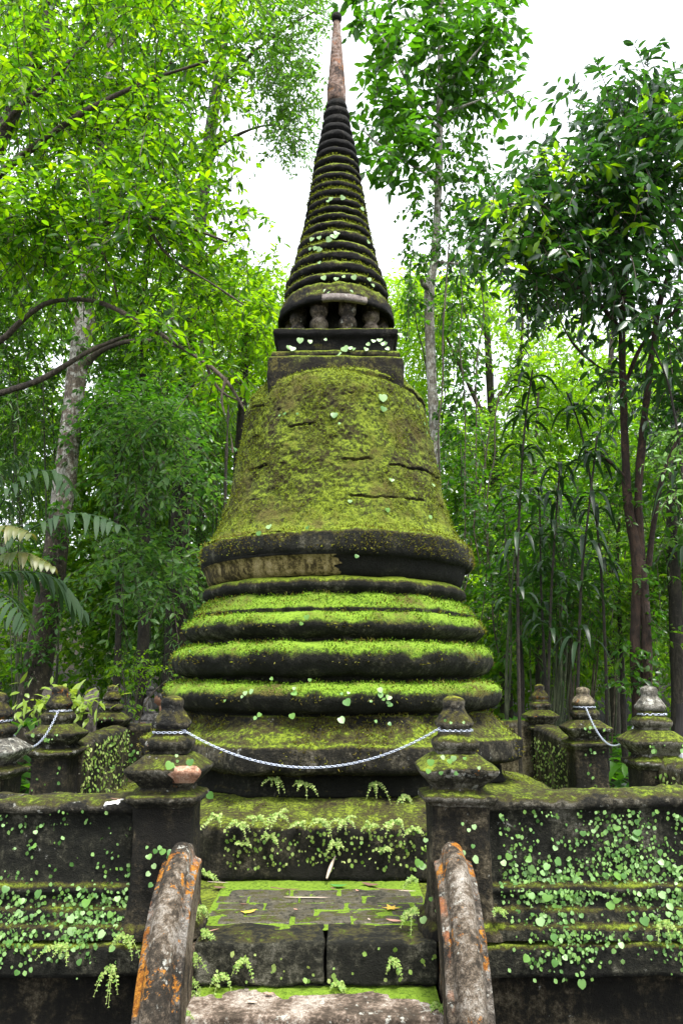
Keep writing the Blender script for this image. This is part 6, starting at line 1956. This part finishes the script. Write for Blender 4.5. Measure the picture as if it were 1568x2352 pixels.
def long_hair(t, L):
    hc = L + np.array((0, 0, 1.49 * k))
    n = 60
    a = np.linspace(math.pi * 1.02, math.pi * 1.98, n)
    rows = []
    for j, z in enumerate(np.linspace(.09, -.34, 16)):
        w = .098 + .03 * smooth(0, -.2, z)
        rows.append(np.stack([hc[0] + w * np.cos(a) * 1.05, hc[1] + .085 * np.sin(a) - .012 + .004 * np.sin(a * 40), np.full(n, hc[2] + z)], 1))
    for j, z in enumerate(np.linspace(-.40, .09, 16)):
        w = .080 + .03 * smooth(0, -.2, z)
        rows.append(np.stack([hc[0] + w * np.cos(a), hc[1] + .060 * np.sin(a) - .012, np.full(n, hc[2] + z)], 1))
    MB().add(np.concatenate(rows), None, grid_faces(n, 32)).build('hair', M['hair'], t, origin=L)
person('person', 'woman with long dark hair and white top, seen from behind at the right edge', tuple(wloc), J,
       np.array((0, .015, 1.49 * k)), .22 * k, (0, 1, 0), 0,
       [('white_top', 'white_cloth', [('waist', 'pelvis'), ('waist', 'chest'), ('chest', 'shl'), ('shl', 'ell'), ('chest', 'shr'), ('shr', 'elr')], 1.1),
        ('trousers', 'trousers', [('pelvis', 'hil'), ('hil', 'knl'), ('knl', 'anl'), ('pelvis', 'hir'), ('hir', 'knr'), ('knr', 'anr')], 1.1)],
       {'wrl': ((0, .2, -1), (1, 0, 0)), 'wrr': ((0, .2, -1), (-1, 0, 0))}, dict(), long_hair)

# seated stone statue on its pedestal, facing the kneeling man
sl = at(345, 1656, 14.9)
gz = ground_z(sl[0], sl[1])
t = thing('statue', 'grey stone statue of a robed figure sitting upright on a block, beside the kneeling man', 'statue', (sl[0], sl[1], gz))
S0 = np.array((sl[0], sl[1], gz))
zb = sl[2]
for w, za, zc, s in ((.62, gz - .1, gz + (zb - gz) * .42, 1), (.50, gz + (zb - gz) * .42, zb, 2)):
    v, q = box((sl[0] - w * .62, sl[1] - .45, za), (sl[0] + w * .62, sl[1] + .45, zc), .03, .012, 5, s, 10)
    MB().add(v, None, q).build('pedestal_block', M['statue'], t, origin=S0)
hh = (at(350, 1580, 14.9)[2] - zb)                      # seated height
s = hh / .90
O = np.array((sl[0] - .06, sl[1], zb))
pts = dict(pelvis=(0, 0, .11), waist=(.0, 0, .27), chest=(.0, 0, .47), neck=(.02, 0, .63), skull=(.035, 0, .71),
           shl=(0, -.17, .56), ell=(.02, -.23, .32), wrl=(.24, -.08, .20), shr=(0, .17, .56), elr=(.02, .23, .32), wrr=(.24, .08, .20),
           hil=(.08, -.12, .10), knl=(.36, -.27, .10), anl=(.34, .04, .06), hir=(.08, .12, .10), knr=(.36, .27, .10), anr=(.30, -.04, .07))
rd = dict(pelvis=.16, waist=.135, chest=.15, neck=.055, skull=.05, shl=.075, ell=.06, wrl=.04, shr=.075, elr=.06, wrr=.04, hil=.12, knl=.085, anl=.05, hir=.12, knr=.085, anr=.05)
nm = list(pts)
ix = {a: i for i, a in enumerate(nm)}
E_ = [('pelvis', 'waist'), ('waist', 'chest'), ('chest', 'neck'), ('neck', 'skull'), ('chest', 'shl'), ('shl', 'ell'), ('ell', 'wrl'), ('chest', 'shr'), ('shr', 'elr'), ('elr', 'wrr'), ('pelvis', 'hil'), ('hil', 'knl'), ('knl', 'anl'), ('pelvis', 'hir'), ('hir', 'knr'), ('knr', 'anr')]
mb = MB().add(*skin([np.array(pts[a]) * s + O for a in nm], [(ix[a], ix[c]) for a, c in E_], [rd[a] * s for a in nm], 2, 0))
W, Q, _ = head_geo(O + np.array((.05, 0, .77)) * s, .25 * s, (1, 0, 0), .1)
mb.add(W, None, Q)
for y in (-.08, .08):
    wv = O + np.array((.24, y, .20)) * s
    mb.add(*skin([wv, wv + np.array((.05, -y * .3, -.02)) * s, wv + np.array((.09, -y * .6, -.03)) * s], [(0, 1), (1, 2)], [.034 * s, .036 * s, .03 * s], 1))
    for g in fingers(None, None, None, wv, (1, -y * 4, -.3), (0, 0, 1), s, .6):
        mb.add(*g)
# robe skirt folds round the legs and the wrapped hair
P, Q, _ = lathe([(.001, 0), (.30, 0), (.33, .03), (.30, .09), (.22, .16), (.15, .22), (.001, .24)], 0, 0, 60, 26, .012, 9, 4, 1, lambda a: 1 + .05 * np.sin(a * 9))
P = P * (s, s * 1.15, s) + O + (.10 * s, 0, 0)
mb.add(P, None, Q)
mb.build('figure', M['statue'], t, origin=S0)
P, Q, _ = lathe([(.001, -.02), (.10, -.02), (.125, .02), (.11, .07), (.06, .11), (.001, .12)], 0, 0, 30, 16, .004, 20, 4, 1)
MB().add(P * s + O + np.array((.035, 0, .85)) * s, None, Q).build('head_wrap', M['statue'], t, origin=S0)
